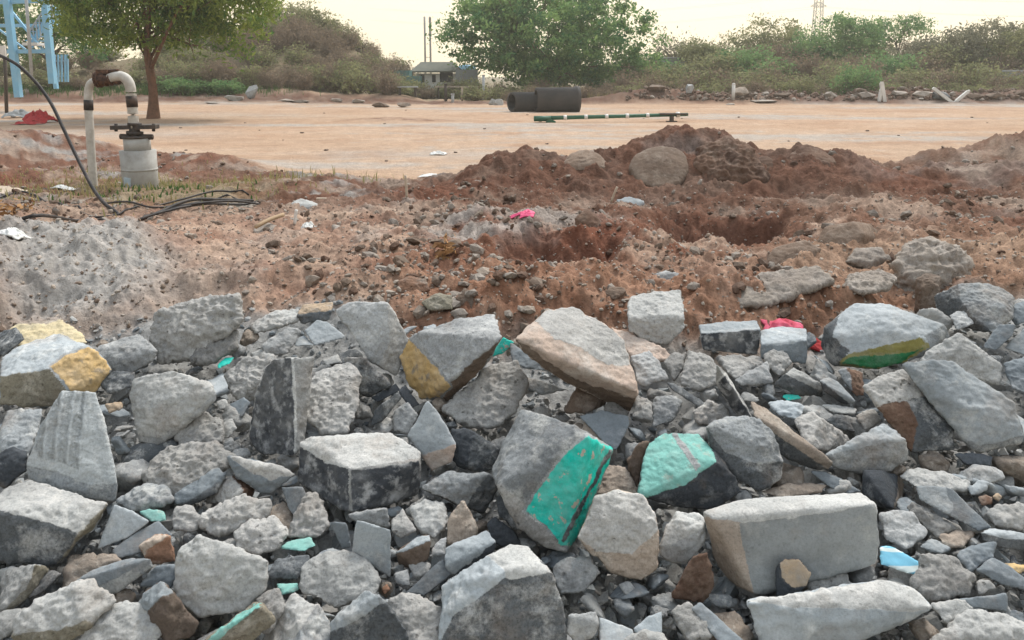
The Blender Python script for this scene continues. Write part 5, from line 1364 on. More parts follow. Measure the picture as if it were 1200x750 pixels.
for i, (px, w, h, a, lab) in enumerate([(1027, .15, .7, .1, 'upright white broken column on the far bank'), (1033, .2, 1.1, -.22, 'leaning white broken column on the far bank'),
        (1110, .18, 1.3, -.95, 'white broken column tipped over on the far debris'), (1116, .16, .9, .85, 'white broken column crossing the tipped one')]):
    g = far_spot(px, 45.8); m = MB(); up = np.array([math.sin(a), 0, math.cos(a)])
    m.beam(g + up * -.15, g + up * h, w); m.beam(g + up * h * .97, g + up * (h + .08) + [.03, 0, 0], w * .7)
    tag(m.build('broken_column', 'white_paint', None, g), lab, 'broken column')
for i, (px, y, w, h, mat, lab) in enumerate([(1012, 46.4, 1.2, .45, 'dusty_concrete', 'grey slab left of the upright white column on the far bank'), (1050, 46.4, 1.2, .45, 'dusty_concrete', 'broken concrete right of the leaning white column'),
        (1078, 46.4, 1.3, .5, 'dusty_concrete', 'pale broken concrete between the two pairs of white columns'), (1098, 46.2, 1.2, .6, 'dark_granite', 'dark broken concrete under the tipped white column'),
        (1136, 46.4, 1.1, .4, 'dusty_earth_stone', 'low concrete piece right of the crossing white columns'), (1160, 46.2, 1.3, .5, 'brown_stone', 'brown lump of debris at the far bank near the edge'),
        (1192, 46.4, 1.0, .5, 'dusty_earth_stone', 'grey lump of debris on the far red bank at the edge'), (914, 46.5, 1.2, .4, 'brown_stone', 'brown lump on the far red bank right of the pale flat slab'),
        (768, 47.0, 1.2, .5, 'brown_stone', 'brown lump on the far bank near the drain pipes'), (585, 44.0, .7, .5, 'pale_concrete', 'white rubble sack left of the concrete pipes'), (577, 44.4, .5, .45, 'pale_concrete', 'small pale stone beside the white rubble sack'),
        (299, 47.0, 1.0, 1.0, 'grey_concrete', 'grey upright boulder at the foot of the scrubby hillock'), (277, 46.0, 1.1, .5, 'rough_concrete', 'low grey rock left of the upright boulder'),
        (336, 46.0, 1.4, .2, 'dusty_concrete', 'pale flat slab right of the upright boulder'), (356, 45.6, 1.2, .2, 'dusty_concrete', 'second pale flat slab along the foot of the hillock'),
        (396, 46.4, .9, .25, 'dusty_concrete', 'third pale flat slab along the foot of the hillock'), (422, 46.0, .9, .3, 'dusty_concrete', 'fourth pale slab, nearest the teal shed'),
        (446, 41.0, 1.0, .35, 'brown_stone', 'low brown clod on the field before the teal shed'), (474, 41.0, .9, .35, 'brown_stone', 'brown clod on the field below the bench of planks'), (250, 44.0, .9, .2, 'dusty_concrete', 'flat pale stone near the left tree across the field')]):
    lump('concrete_chunk', px, y, w, h, mat, lab, 'boulder' if 'lump' in lab or 'boulder' in lab else 'concrete chunk', 20 + i)

# ---- shed, white hut, tank, posts behind the field
def shed():
    Y = 60.0
    def X(px): return (px - 600) / F * Y
    gx = X(512); g = np.array([gx, Y, gz(gx, Y)])
    root = empty('white_hut', g); tag(root, 'small white hut under a dark sloping roof behind the field', 'hut'); L = root.location
    z = lambda py: 1.6 + (HORIZON - py) / F * Y
    x0, x1 = X(489), X(537)
    m = MB(); zt = z(86); zb = g[2] - .3
    m.box(((x0 + x1) / 2, Y + 1.6, (zt + zb) / 2), (x1 - x0, 3.0, zt - zb)); m.build('wall', 'white_paint', root, L)
    m = MB(); ra, rb = x0 - .4, x1 + .3
    V = [(ra, Y - .4, z(85)), (rb, Y - .4, z(85)), (rb - .8, Y + 1.8, z(74)), (ra + .6, Y + 1.8, z(74)), (ra, Y + 3.6, z(85)), (rb, Y + 3.6, z(85))]
    V2 = [(a, b, c + .1) for a, b, c in V]
    m.add(V + V2, [(6, 7, 8, 9), (9, 8, 11, 10), (0, 3, 2, 1), (3, 4, 5, 2), (0, 1, 7, 6), (1, 2, 8, 7), (2, 5, 11, 8), (5, 4, 10, 11), (4, 3, 9, 10), (3, 0, 6, 9)])
    m.build('roof', 'roof_sheet', root, L)
    for px in (496.5, 509.5): m = MB().box((X(px), Y + .08, z(92)), (.28, .1, .55)); m.build('window', 'window_dark', root, L)
    m = MB().box((X(524), Y + .08, z(90)), (1.0, .1, .8)); m.build('window', 'window_dark', root, L)
    gx = X(468); g = np.array([gx, Y - 2, gz(gx, Y - 2)]); root = empty('teal_shed', g); tag(root, 'low teal sheet metal shed left of the white hut', 'shed'); L = root.location
    m = MB(); m.box((X(459), Y - 1, (z(88) + g[2]) / 2), (1.5, 2, z(88) - g[2] + .4)); m.build('wall', 'grey_wall', root, L)
    m = MB(); m.box((X(477), Y - 1.1, (z(86) + g[2]) / 2), (1.1, 2, z(86) - g[2] + .4)); m.box((X(489), Y - 1.2, (z(92) + g[2]) / 2), (1.0, 2, z(92) - g[2] + .4)); m.build('side_panel', 'teal_sheet', root, L)
    m = MB(); m.box((X(458), Y - 1, z(87)), (1.8, 2.3, .12)); m.build('roof', 'white_paint', root, L)
    m = MB()
    for px in (454, 459, 464, 469): m.box((X(px), Y - 1.9, z(83.5)), (.08, .08, .5))
    m.box((X(461), Y - 1.9, z(80.5)), (1.1, .08, .08)); m.build('railing', 'galvanised', root, L)
    # blue tank on the hut side
    g = np.array([X(543), Y + 6, gz(X(543), Y + 6)])
    m = MB().tube([g + [0, 0, -.2], [g[0], g[1], z(86)]], .12, 8)
    m2 = empty('water_tank', g); tag(m2, 'light blue water tank on a stand right of the hut roof', 'water tank')
    m.build('stand', 'grey_wall', m2, m2.location)
    MB().tube([(g[0], g[1], z(86)), (g[0], g[1], z(77)), (g[0], g[1], z(74.5))], [.75, .75, .35], 20).build('tank', 'sky_blue_sheet', m2, m2.location)
    # grey sheet wall right of hut
    g = np.array([X(548), Y - .5, gz(X(548), Y - .5)]); m = MB().box((g[0], g[1], z(93)), (1.7, .1, 1.5)).box((g[0] - .8, g[1], g[2] + .4), (.1, .1, 1.6)).box((g[0] + .8, g[1], g[2] + .4), (.1, .1, 1.6))
    tag(m.build('sheet_screen', 'grey_wall', None, g), 'grey sheet screen standing right of the white hut', 'screen')
    for px, y, hh, r, mat, lab in [(567, 52, 1.75, .09, 'galvanised', 'tall pale fence post left of the big tree'), (542, 50, .9, .07, 'dry_wood', 'short pale post by the grey screen'), (523, 48, 1.05, .09, 'dark_iron', 'short dark post before the white hut'), (531, 46, .5, .09, 'galvanised', 'stubby grey post on the field edge before the hut')]:
        g = far_spot(px, y); tag(MB().tube([g + [0, 0, -.1], g + [0, 0, hh]], r, 8).box(g + [0, 0, hh], (r * 2.4, r * 2.4, .06)).build('fence_post', mat, None, g), lab, 'post')
    g = far_spot(479, 50); m = MB().box(g + [0, 0, .62], (1.3, .4, .08))
    r_ = empty('plank_bench', g); tag(r_, 'rough bench of planks before the teal shed', 'bench'); m.build('seat', 'galvanised', r_, r_.location)
    for s in (-.5, .5): MB().box(g + [s, 0, .29], (.12, .35, .6)).build('leg', 'dark_iron', r_, r_.location)
    g = far_spot(540, 53); m = MB().box(g + [-.2, 0, .95], (3.0, .3, .10)); r_ = empty('plank_rail', g); tag(r_, 'long reddish plank rail on posts below the hut', 'rail'); m.build('rail', 'tan_stone', r_, r_.location)
    for s in (-1.5, 0, 1.1): MB().box(g + [s, 0, .43], (.1, .1, 1.0)).build('leg', 'dark_iron', r_, r_.location)
shed()

# ---- masts and the power line tower far away
def mast():
    Y = 110.0; x = (503 - 600) / F * Y; g = np.array([x, Y, gz(x, Y)])
    r = empty('twin_mast', g); tag(r, 'slim twin pole mast rising behind the white hut', 'mast')
    zt = 1.6 + (90 - 22) / F * Y
    for dx in (-.38, .38): MB().tube([g + [dx, 0, -.5], [x + dx, Y, zt]], .14, 8).build('pole', 'mast_steel', r, r.location)
    m = MB()
    for k in (3, 6): m.box((x, Y, g[2] + 1 + k * (zt - g[2] - 1.5) / 8), (.8, .06, .07))
    for k in range(3): m.box((x + .38, Y, zt - .5 - k * .9), (.34, .3, .7))
    m.build('aerial', 'mast_steel', r, r.location)
def pylon():
    Y = 320.0; x = (950 - 600) / F * Y; g = np.array([x, Y, gz(x, Y)])
    r = empty('transmission_tower', g); tag(r, 'steel lattice transmission tower far behind the trees', 'transmission tower')
    H_ = 46.0; m = MB()
    def corner(k, t):
        w = 1.3 * (1 - t) + .8; sx, sy = [(-1, -1), (1, -1), (1, 1), (-1, 1)][k]
        return g + np.array([sx * w, sy * w, H_ * t])
    ts = np.linspace(0, 1, 15)
    for k in range(4):
        for i in range(14):
            m.beam(corner(k, ts[i]), corner(k, ts[i + 1]), .26)
            m.beam(corner(k, ts[i]), corner((k + 1) % 4, ts[i + 1]), .11); m.beam(corner((k + 1) % 4, ts[i]), corner(k, ts[i + 1]), .11)
    m.build('lattice_body', 'mast_steel', r, r.location)
    arms = []
    for zz in (27.5, 33.0, 39.0):
        m = MB(); m.beam(g + [-3.2, 0, zz], g + [3.2, 0, zz], .28); m.beam(g + [-3.2, 0, zz], g + [0, 0, zz + 1.6], .2); m.beam(g + [3.2, 0, zz], g + [0, 0, zz + 1.6], .2)
        m.build('cross_arm', 'mast_steel', r, r.location); arms.append(zz)
    for i, zz in enumerate(arms[:2]):
        for s in (-1, 1):
            a = g + np.array([s * 3.2, 0, zz - .3]); b = a + np.array([-190, 60, -1.0]); c = a + np.array([260, -40, 1.0])
            pts = [a + (b - a) * t + [0, 0, -22 * t * (1 - t)] for t in np.linspace(1, 0, 14)] + [a + (c - a) * t + [0, 0, -24 * t * (1 - t)] for t in np.linspace(0, 1, 16)[1:]]
            o = MB().tube(pts, .03, 4).build('power_line', 'mast_steel', None, a)
            tag(o, 'power line strung from the %s %s cross arm of the lattice tower' % (('lower', 'upper')[i], ('near', 'far')[s > 0]), 'power line', 'power lines in the sky')
mast(); pylon()

# ---- light blue steel frame structure at the upper left
def blue_frame():
    Y = 36.0
    q = lambda px, py, dy=0.0: at(px, py, Y + dy)
    g = q(22, 112); g[2] = gz(g[0], g[1])
    r = empty('steel_frame', g); tag(r, 'light blue steel frame structure with stairs behind the left tree', 'steel structure'); L = r.location
    MB().beam(q(1, -60), q(22, 114), .27).build('leg', 'blue_steel', r, L)
    MB().beam(q(47, -60), q(62, 98), .27).build('leg', 'blue_steel', r, L)
    MB().beam(q(-60, -60, 3), q(-52, 112, 3), .22).build('leg', 'blue_steel', r, L)
    MB().beam(q(47, -40, 4), q(66, 104, 4), .18).build('leg', 'blue_steel', r, L)
    MB().beam(q(-60, 61, .1), q(58, 60, .1), .18).build('cross_beam', 'blue_steel', r, L)
    MB().beam(q(-60, 4, .1), q(50, 1, .1), .18).build('cross_beam', 'blue_steel', r, L)
    MB().beam(q(-20, 20, 2), q(30, 58, 2), .08).build('brace', 'blue_steel', r, L)
    MB().beam(q(-60, 30, 3), q(60, 30, 3), .16).build('cross_beam', 'blue_steel', r, L)
    MB().beam(q(6, 4, 1), q(50, 58, 1), .10).build('brace', 'blue_steel', r, L)
    MB().beam(q(50, 4, 2.5), q(66, 30, 2.5), .12).build('brace', 'blue_steel', r, L)
    m = MB()
    for i in range(9):
        m.box(q(38 + i * 3.2, 53 - i * 5.2, 1.5), (.5, .8, .05))
    m.beam(q(36, 55, 1.1), q(64, 8, 1.1), .10, .22); m.beam(q(36, 55, 1.9), q(64, 8, 1.9), .10, .22); m.build('stairs', 'blue_steel', r, L)
    m = MB()
    for i in range(8): m.box(q(36 + i * 3.6, 48 - i * 5.6, 1.05), (.05, .05, .9))
    m.beam(q(35, 36, 1.05), q(64, -8, 1.05), .06); m.build('handrail', 'galvanised', r, L)
    MB().tube([q(28, -40, -.3), q(37, 88, -.3)], .07, 8).build('pipe', 'galvanised', r, L)
    m = MB().box(q(44, 52, .6), (.7, 1.2, .12)); m.build('platform', 'white_paint', r, L)
    g2 = q(70, 95, 2.0); g2[2] = gz(g2[0], g2[1])
    t = empty('blue_railing', g2); tag(t, 'pale blue slatted railing panel right of the steel frame', 'railing')
    m = MB(); 
    for px in (60, 64, 68, 72, 76, 79): m.beam(q(px, 64, 2), q(px + .6, 96, 2), .07)
    m.build('bars', 'blue_steel', t, t.location)
    m = MB().beam(q(58, 72, 2.06), q(80, 71, 2.06), .06).beam(q(59, 90, 2.06), q(80, 89, 2.06), .06); m.build('rails', 'galvanised', t, t.location)
    g3 = at(2, 108, 32); g3[2] = gz(g3[0], g3[1])
    t = empty('notice_board', g3); tag(t, 'blank white board on a dark post at the edge of the field', 'board')
    MB().box(at(-4, 60, 32), (.75, .06, .45)).build('panel', 'white_paint', t, t.location)
    MB().tube([g3 + [0.05, .08, -.1], at(4, 58, 32) + [0, .08, 0]], .07, 8).build('post', 'dark_iron', t, t.location)
blue_frame()

# ---- compound walls glimpsed through the scrub
for px0, px1, y, py0, lab in [(760, 1000, 69, 69, 'long grey compound wall glimpsed behind the scrub under the trees'), (1140, 1420, 58, 84, 'grey blue wall glimpsed through the scrub at the right edge')]:
    a = (px0 - 600) / F * y; b = (px1 - 600) / F * y; zt = 1.6 + (90 - py0) / F * y; zb = min(gz(a, y), gz(b, y)) - .4
    g = np.array([(a + b) / 2, y, zb]); r = empty('compound_wall', g); tag(r, lab, 'wall')
    MB().box((g[0], y, (zt + zb) / 2), (b - a, .25, zt - zb)).build('wall_face', 'grey_wall', r, r.location)
    MB().box((g[0], y, zt + .06), (b - a + .1, .40, .12)).build('coping', 'galvanised', r, r.location)
# ================================================================ trees, scrub, grass
plain_mat('red_bark', (.19, .105, .07), .95, (.115, .07, .05), 9, bs=.8)
def leaf_mat(name, c1, c2, trans=.35):
    m = bpy.data.materials.new(name); m.use_nodes = True; nt = m.node_tree; nt.nodes.clear(); MATS[name] = m
    out = nt.nodes.new('ShaderNodeOutputMaterial')
    a = N(nt, 'ShaderNodeAttribute', attribute_name='tone')
    col = mix(nt, a.outputs['Fac'], c1, c2)
    d = N(nt, 'ShaderNodeBsdfDiffuse'); t = N(nt, 'ShaderNodeBsdfTranslucent'); s = N(nt, 'ShaderNodeMixShader'); s.inputs[0].default_value = trans
    nt.links.new(col, d.inputs[0]); nt.links.new(col, t.inputs[0]); nt.links.new(d.outputs[0], s.inputs[1]); nt.links.new(t.outputs[0], s.inputs[2])
    nt.links.new(s.outputs[0], out.inputs[0])
leaf_mat('neem_leaf', (.085, .175, .055), (.34, .41, .10), .5)
leaf_mat('dense_leaf', (00.063, 00.175, 00.077), (00.280, 00.405, 00.140), .4)
leaf_mat('green_leaf', (00.120, 00.240, 00.106), (00.284, 00.406, 00.166), .4)
leaf_mat('olive_leaf', (00.196, 00.217, 00.113), (00.374, 00.367, 00.187))
leaf_mat('grey_leaf', (00.173, 00.180, 00.127), (00.316, 00.300, 00.203))
leaf_mat('dry_leaf', (0.230, 0.178, 0.127), (0.380, 0.299, 0.207))
leaf_mat('straw', (.36, .29, .15), (.26, .26, .11))
leaf_mat('weed', (.06, .12, .04), (.13, .19, .06))

def leaves(P, size, aspect=.5, seed=0, droop=.0):
    """leaf-sized rhombs at the points P; tone varies by spray and by leaf"""
    r = np.random.default_rng(seed); n = len(P)
    s = size * (.45 + 1.15 * r.random(n) ** 1.6)
    d = r.normal(size=(n, 3)); d[:, 2] -= droop; d /= np.linalg.norm(d, axis=1)[:, None]
    e = np.cross(d, r.normal(size=(n, 3))); e /= np.maximum(np.linalg.norm(e, axis=1), 1e-6)[:, None]
    d = d * s[:, None]; e = e * (s * aspect)[:, None]
    k = np.cross(d, e); k = k / np.maximum(np.linalg.norm(k, axis=1), 1e-9)[:, None] * (s * .12)[:, None]
    V = np.stack([P - d * .5, P + e * .5 + k, P + d * .5, P - e * .5 + k], 1).reshape(-1, 3)
    Fc = np.arange(n * 4).reshape(n, 4)
    return V, Fc, r
def leaf_object(name, P, size, mat, parent, loc, aspect=.5, seed=0, droop=0, clump=.9):
    V, Fc, r = leaves(P, size, aspect, seed, droop)
    o = link_mesh(name, V, Fc.tolist(), mat, parent, None, False, loc)
    tone = np.clip(.45 + .75 * fbm(P / clump, 2, seed + 3) + .22 * r.normal(size=len(P)), 0, 1)
    at_ = o.data.attributes.new('tone', 'FLOAT', 'FACE'); at_.data.foreach_set('value', tone.astype(np.float32))
    return o
def crown_points(blobs, nclump, nleaf, spread, seed, shell=.55):
    """clump centres through the blobs' volumes, then leaves about each clump"""
    r = np.random.default_rng(seed)
    vol = np.array([b[3] * b[4] * b[5] for b in blobs]); vol = vol / vol.sum()
    pick = r.choice(len(blobs), nclump, p=vol)
    u = r.normal(size=(nclump, 3)); u /= np.linalg.norm(u, axis=1)[:, None]
    rad = shell + (1 - shell) * r.random(nclump) ** .7
    rad *= 1 + .42 * fbm(u * 2.2 + seed, 3, seed)
    B = np.array(blobs)[pick]
    C = B[:, :3] + u * rad[:, None] * B[:, 3:6]
    w = .5 + r.random(nclump)
    cnt = r.choice(nclump, nleaf, p=w / w.sum())
    off = r.normal(size=(nleaf, 3)) * spread * (.6 + .8 * r.random((nclump, 1)))[cnt]
    off[:, 2] *= .62
    return C, C[cnt] + off
def limbs(mb, base, top, r0, targets, seed, lean=(0, 0)):
    r = np.random.default_rng(seed)
    b = np.asarray(base, float); t = np.asarray(top, float)
    P = arc([b + [0, 0, -.3], b * .7 + t * .3 + r.normal(size=3) * [.06, .06, 0], b * .35 + t * .65 + r.normal(size=3) * [.1, .1, 0], t], 4)
    R_ = np.linspace(r0 * 1.0, r0 * .55, len(P)); R_[0] *= 1.7; R_[1] *= 1.35; R_[2] *= 1.15
    mb.tube(P, R_, 10)
    for q in targets:
        s = P[int(r.integers(len(P) // 2, len(P)))]
        q = np.asarray(q, float)
        mid = s * .5 + q * .5 + r.normal(size=3) * .12 * np.linalg.norm(q - s) + [0, 0, .08 * np.linalg.norm(q - s)]
        rr = r0 * r.uniform(.22, .42)
        C = arc([s, mid, q], 4); mb.tube(C, np.linspace(rr, rr * .22, len(C)), 6)
        for _ in range(3):
            e = q + r.normal(size=3) * .22 * np.linalg.norm(q - s); mb.tube([mid * .4 + q * .6, (mid * .3 + q * .7 + e) / 2 + [0, 0, .05], e], [rr * .4, rr * .25, rr * .08], 5)
def tree(name, label, px, y, blobs, ztop, r0, nclump, nleaf, size, mat, bark='bark', spread=.5, seed=1, shell=.5, aspect=.5, nl=14, droop=0, group=None, basepx=None):
    """blobs in photo pixels at distance y: (px, py, rx, ry[, rdepth])"""
    k = y / F
    x = (px - 600) * k; g = np.array([x, y, gz(x, y)])
    W = []
    for b in blobs:
        c = at(b[0], b[1], y)
        W.append((c[0], y + (b[5] if len(b) > 5 else 0), c[2], b[2] * k, (b[4] if len(b) > 4 else b[2] * .8) * k, b[3] * k))
    C, P = crown_points(W, nclump, nleaf, spread, seed, shell)
    P = P[P[:, 2] > g[2] + .15]
    root = empty(name, g); tag(root, label, 'tree', group)
    m = MB(); top = at(basepx or px, ztop, y)
    r = np.random.default_rng(seed + 50)
    limbs(m, g, top, r0, C[r.choice(len(C), min(nl, len(C)), replace=False)], seed)
    m.build('trunk', bark, root, root.location)
    leaf_object('crown', P, size, mat, root, root.location, aspect, seed, droop)
    return root
# tree with the red trunk on the left
tree('neem_tree', 'neem tree on the field with a bare reddish trunk behind the borewell pipe', 181, 30.0,
     [(190, 5, 100, 50, 95), (110, 20, 55, 42, 60), (270, 12, 62, 45, 60), (160, -50, 110, 55, 90), (250, -40, 90, 60, 80), (95, -20, 55, 50, 60), (225, 42, 32, 24, 40), (140, 40, 45, 22, 45), (268, 55, 18, 14, 20)],
     20, .20, 600, 46000, .20, 'neem_leaf', 'red_bark', .29, 3, .30, .36, 26, .6, basepx=173)
tree('dense_tree', 'broad dark green tree across the field behind the drain pipes', 640, 60.0,
     [(640, 45, 85, 55, 85), (575, 40, 55, 42, 55), (705, 55, 60, 52, 60), (645, 10, 80, 28, 60), (565, 20, 42, 26, 40), (715, 95, 42, 22, 45), (745, 70, 26, 26, 30), (660, 88, 55, 26, 50), (600, 72, 45, 24, 40)],
     85, .32, 560, 46000, .30, 'dense_leaf', 'bark', .40, 5, .5, .5, 22)
RIGHT = 'trees on the raised ground beyond the field'
tree('thorn_tree', 'thin olive tree with sky showing through, left of the lattice tower', 890, 72, [(880, 55, 34, 24), (905, 42, 36, 24), (925, 62, 34, 22), (865, 68, 22, 14)], 76, .16, 230, 8200, .26, 'olive_leaf', 'pale_bark', .34, 7, .5, .45, 22, group=RIGHT)
tree('dense_tree', 'full green tree under the lattice tower', 965, 68, [(975, 55, 46, 26), (1000, 42, 32, 24), (950, 66, 34, 20), (1012, 66, 26, 18), (985, 30, 22, 14)], 78, .2, 330, 13000, .26, 'green_leaf', 'bark', .34, 9, .45, .5, 16, group=RIGHT)
tree('flat_topped_tree', 'light green flat topped tree right of the full green tree', 1050, 70, [(1058, 28, 32, 9), (1044, 38, 26, 10), (1074, 36, 20, 8), (1036, 48, 18, 10)], 50, .13, 120, 3000, .24, 'green_leaf', 'pale_bark', .26, 11, .5, .45, 16, group=RIGHT)
tree('thorn_tree', 'grey thin thorn tree right of the flat topped tree', 1085, 66, [(1070, 66, 30, 16), (1095, 62, 30, 18), (1115, 68, 26, 14)], 80, .12, 170, 6000, .24, 'grey_leaf', 'pale_bark', .3, 13, .5, .45, 22, group=RIGHT)
tree('thorn_tree', 'larger grey thorn tree with a ragged top near the right edge', 1145, 64, [(1135, 50, 36, 20), (1165, 45, 36, 22), (1150, 62, 40, 16), (1120, 56, 20, 14)], 76, .15, 260, 10000, .24, 'grey_leaf', 'pale_bark', .32, 15, .5, .45, 26, group=RIGHT)
tree('thorn_tree', 'olive grey tree cut by the right edge of the picture', 1200, 62, [(1195, 56, 34, 22), (1220, 50, 36, 24), (1185, 66, 28, 16)], 76, .15, 220, 8000, .24, 'olive_leaf', 'pale_bark', .32, 17, .5, .45, 20, group=RIGHT)
tree('bare_tree', 'almost bare thorn tree right beside the broad dark tree', 790, 70, [(785, 50, 22, 20), (800, 60, 22, 14), (775, 66, 16, 12)], 70, .11, 90, 900, .22, 'grey_leaf', 'pale_bark', .3, 19, .4, .45, 40, group=RIGHT)
tree('thorn_tree', 'small olive tree between the bare tree and the thin olive tree', 822, 68, [(818, 62, 22, 14), (832, 66, 18, 12)], 80, .10, 90, 4200, .24, 'olive_leaf', 'pale_bark', .3, 21, .45, .45, 14, group=RIGHT)
tree('bare_tree', 'small bare twiggy tree beside the grey compound wall', 842, 74, [(842, 58, 10, 18), (848, 52, 10, 12)], 66, .08, 40, 260, .2, 'dry_leaf', 'pale_bark', .3, 23, .4, .45, 24, group=RIGHT)
tree('hilltop_tree', 'leafy tree on top of the scrubby hillock', 352, 66, [(350, 22, 26, 17), (368, 28, 24, 15), (336, 32, 18, 12), (362, 10, 14, 8)], 40, .13, 170, 4200, .24, 'olive_leaf', 'bark', .3, 25, .5, .45, 16)
tree('hilltop_tree', 'paler thin tree on the hillock behind the neem crown', 318, 68, [(312, 25, 24, 18), (296, 30, 20, 14), (330, 14, 14, 10)], 45, .1, 130, 2400, .24, 'grey_leaf', 'pale_bark', .3, 27, .5, .45, 18)
tree('dense_tree', 'dark tree behind the blue steel frame', 60, 58, [(40, 10, 60, 34), (70, 30, 40, 26), (10, 40, 40, 30), (100, 45, 40, 24), (-30, 20, 50, 40)], 60, .2, 330, 13000, .26, 'dense_leaf', 'bark', .4, 29, .45, .5, 14)

# ---- scrub: a handful of bushes built once, then copied
def bush_mesh(kind, seed):
    r = np.random.default_rng(seed)
    mb = MB(); tips = []
    n = dict(dry=95, mixed=60, green=34)[kind]
    for i in range(n):
        a = r.uniform(0, 6.283); l = r.uniform(.25, 1.0); h = r.uniform(.35, 1.0)
        e = np.array([math.cos(a) * .55 * l, math.sin(a) * .55 * l, h * math.sqrt(max(.05, 1 - .6 * l * l))])
        b = e * [.12, .12, 0]
        m = (b + e) / 2 + r.normal(size=3) * .06 + [0, 0, .08]
        mb.tube([b, m, e], [.011, .008, .003], 3, False)
        for _ in range(4 if kind == 'dry' else 3):
            t = r.uniform(.3, 1); s = b * (1 - t) + e * t + (m - (b + e) / 2) * (4 * t * (1 - t)) * .5
            q = s + r.normal(size=3) * .13 + [0, 0, .05]; mb.tube([s, q], [.006, .002], 3, False); tips.append(q)
        tips.append(e); tips.append(m)
    T = np.array(tips)
    nl = dict(dry=900, mixed=1500, green=2300)[kind]
    P = T[r.integers(0, len(T), nl)] + r.normal(size=(nl, 3)) * (.05 if kind != 'green' else .08)
    P = P[P[:, 2] > .02]
    V, Fc, _ = leaves(P, .085 if kind != 'dry' else .065, .5, seed)
    b = len(mb.v); nt_ = len(mb.f)
    Vv = np.concatenate([np.array(mb.v), V]); Ff = mb.f + (Fc + b).tolist()
    me = bpy.data.meshes.new('bush'); me.from_pydata(Vv, [], Ff)
    tone = np.concatenate([np.zeros(nt_), np.clip(.45 + .7 * fbm(P / .3, 2, seed) + .22 * r.normal(size=len(P)), 0, 1)])
    at_ = me.attributes.new('tone', 'FLOAT', 'FACE'); at_.data.foreach_set('value', tone.astype(np.float32))
    me.materials.append(MATS['dry_twig']); me.materials.append(MATS[dict(dry='dry_leaf', mixed='olive_leaf', green='green_leaf')[kind]])
    me.polygons.foreach_set('material_index', np.concatenate([np.zeros(nt_), np.ones(len(P))]).astype(np.int32)); me.update()
    return me
def scrub():
    r = np.random.default_rng(33)
    lib = {k: [bush_mesh(k, 200 + 10 * i + j) for j in range(3)] for i, k in enumerate(('dry', 'mixed', 'green'))}
    words_ = dict(dry='dry brown twiggy bush', mixed='olive grey scrub bush', green='green leafy bush')
    marks = [(-40, 'the notice board'), (30, 'the blue steel frame'), (72, 'the blue railing'), (130, 'the borewell valve'), (180, 'the neem trunk'), (250, 'the flat pale stone'), (299, 'the upright boulder'), (346, 'the pale flat slabs'), (396, 'the hillock foot'), (430, 'the fourth pale slab'),
             (468, 'the teal shed'), (512, 'the white hut'), (567, 'the tall fence post'), (620, 'the open drain pipe'), (655, 'the larger drain pipe'), (706, 'the broad dark tree'), (768, 'the brown lump'), (806, 'the grey boulder by the post'), (857, 'the white marker post'), (893, 'the pale flat slab'),
             (935, 'the far red bank'), (973, 'the boulder under the green tree'), (1003, 'the dark far boulder'), (1030, 'the white columns'), (1078, 'the pale broken concrete'), (1113, 'the crossed white columns'), (1160, 'the brown debris lump'), (1192, 'the grey debris lump'), (1260, 'the right hand wall')]
    seen = {}
    def put(kind, px, y, h, w, z=None):
        x = (px - 600) / F * y
        o = bpy.data.objects.new('scrub_bush', lib[kind][int(r.integers(0, 3))]); COL.objects.link(o)
        o.location = (x, y, gz(x, y) - .05); o.scale = (w, w, h); o.rotation_euler = (0, 0, r.uniform(0, 6.28))
        mk = min(marks, key=lambda q: abs(q[0] - px))[1]
        tier = 'just behind' if y < 52 else 'a way behind' if y < 58 else 'far behind' if y < 65 else 'on the rise far beyond'
        szw = 'low' if h < 1.3 else 'tall' if h > 2.0 else ''
        lab = ' '.join(f'{szw} {words_[kind]} {tier} {mk}'.split())
        tag(o, lab, 'bush', 'scrub bushes around the field')
    # right bank: three loose tiers
    for px in np.arange(735, 1330, 17): put(r.choice(['dry', 'mixed', 'dry', 'mixed']), px + r.uniform(-7, 7), r.uniform(49, 51.5), r.uniform(1.0, 1.7), r.uniform(1.5, 2.2))
    for px in np.arange(730, 1330, 19): put(r.choice(['dry', 'mixed', 'mixed']), px + r.uniform(-8, 8), r.uniform(53, 57), r.uniform(1.6, 2.5), r.uniform(2.3, 3.0))
    for px in np.arange(735, 1330, 24): put(r.choice(['dry', 'mixed', 'green']), px + r.uniform(-9, 9), r.uniform(60, 65), r.uniform(1.7, 2.7), r.uniform(2.6, 3.4))
    for px in np.arange(760, 1330, 30): put(r.choice(['dry', 'mixed']), px + r.uniform(-9, 9), r.uniform(66, 74), r.uniform(2.0, 3.0), r.uniform(3.0, 3.8))
    for px, y, h in ((1000, 49, 2.2), (1012, 49.5, 2.0), (988, 50, 1.9)): put('green', px, y, h, 1.9)
    # hillock and the scrub at its foot
    for px in np.arange(196, 470, 15): put('mixed' if r.random() < .4 else 'dry', px + r.uniform(-6, 6), r.uniform(50, 52.5), r.uniform(1.3, 2.2), r.uniform(1.6, 2.3))
    for i in range(95):
        px = r.uniform(205, 480); put(r.choice(['dry', 'dry', 'dry', 'mixed']), px, r.uniform(53, 70), r.uniform(1.2, 2.2), r.uniform(1.8, 2.7))
    for px in np.arange(-70, 215, 19): put(r.choice(['mixed', 'dry', 'mixed']), px + r.uniform(-7, 7), r.uniform(50, 52), r.uniform(.9, 1.5), r.uniform(1.5, 2.2))
    for i in range(26): put(r.choice(['dry', 'mixed']), r.uniform(-70, 215), r.uniform(54, 66), r.uniform(1.3, 2.2), r.uniform(1.9, 2.7))
    for px in (205, 222, 240, 258, 270): put('green', px, r.uniform(48.6, 49.6), r.uniform(.7, 1.1), r.uniform(1.5, 2.0))
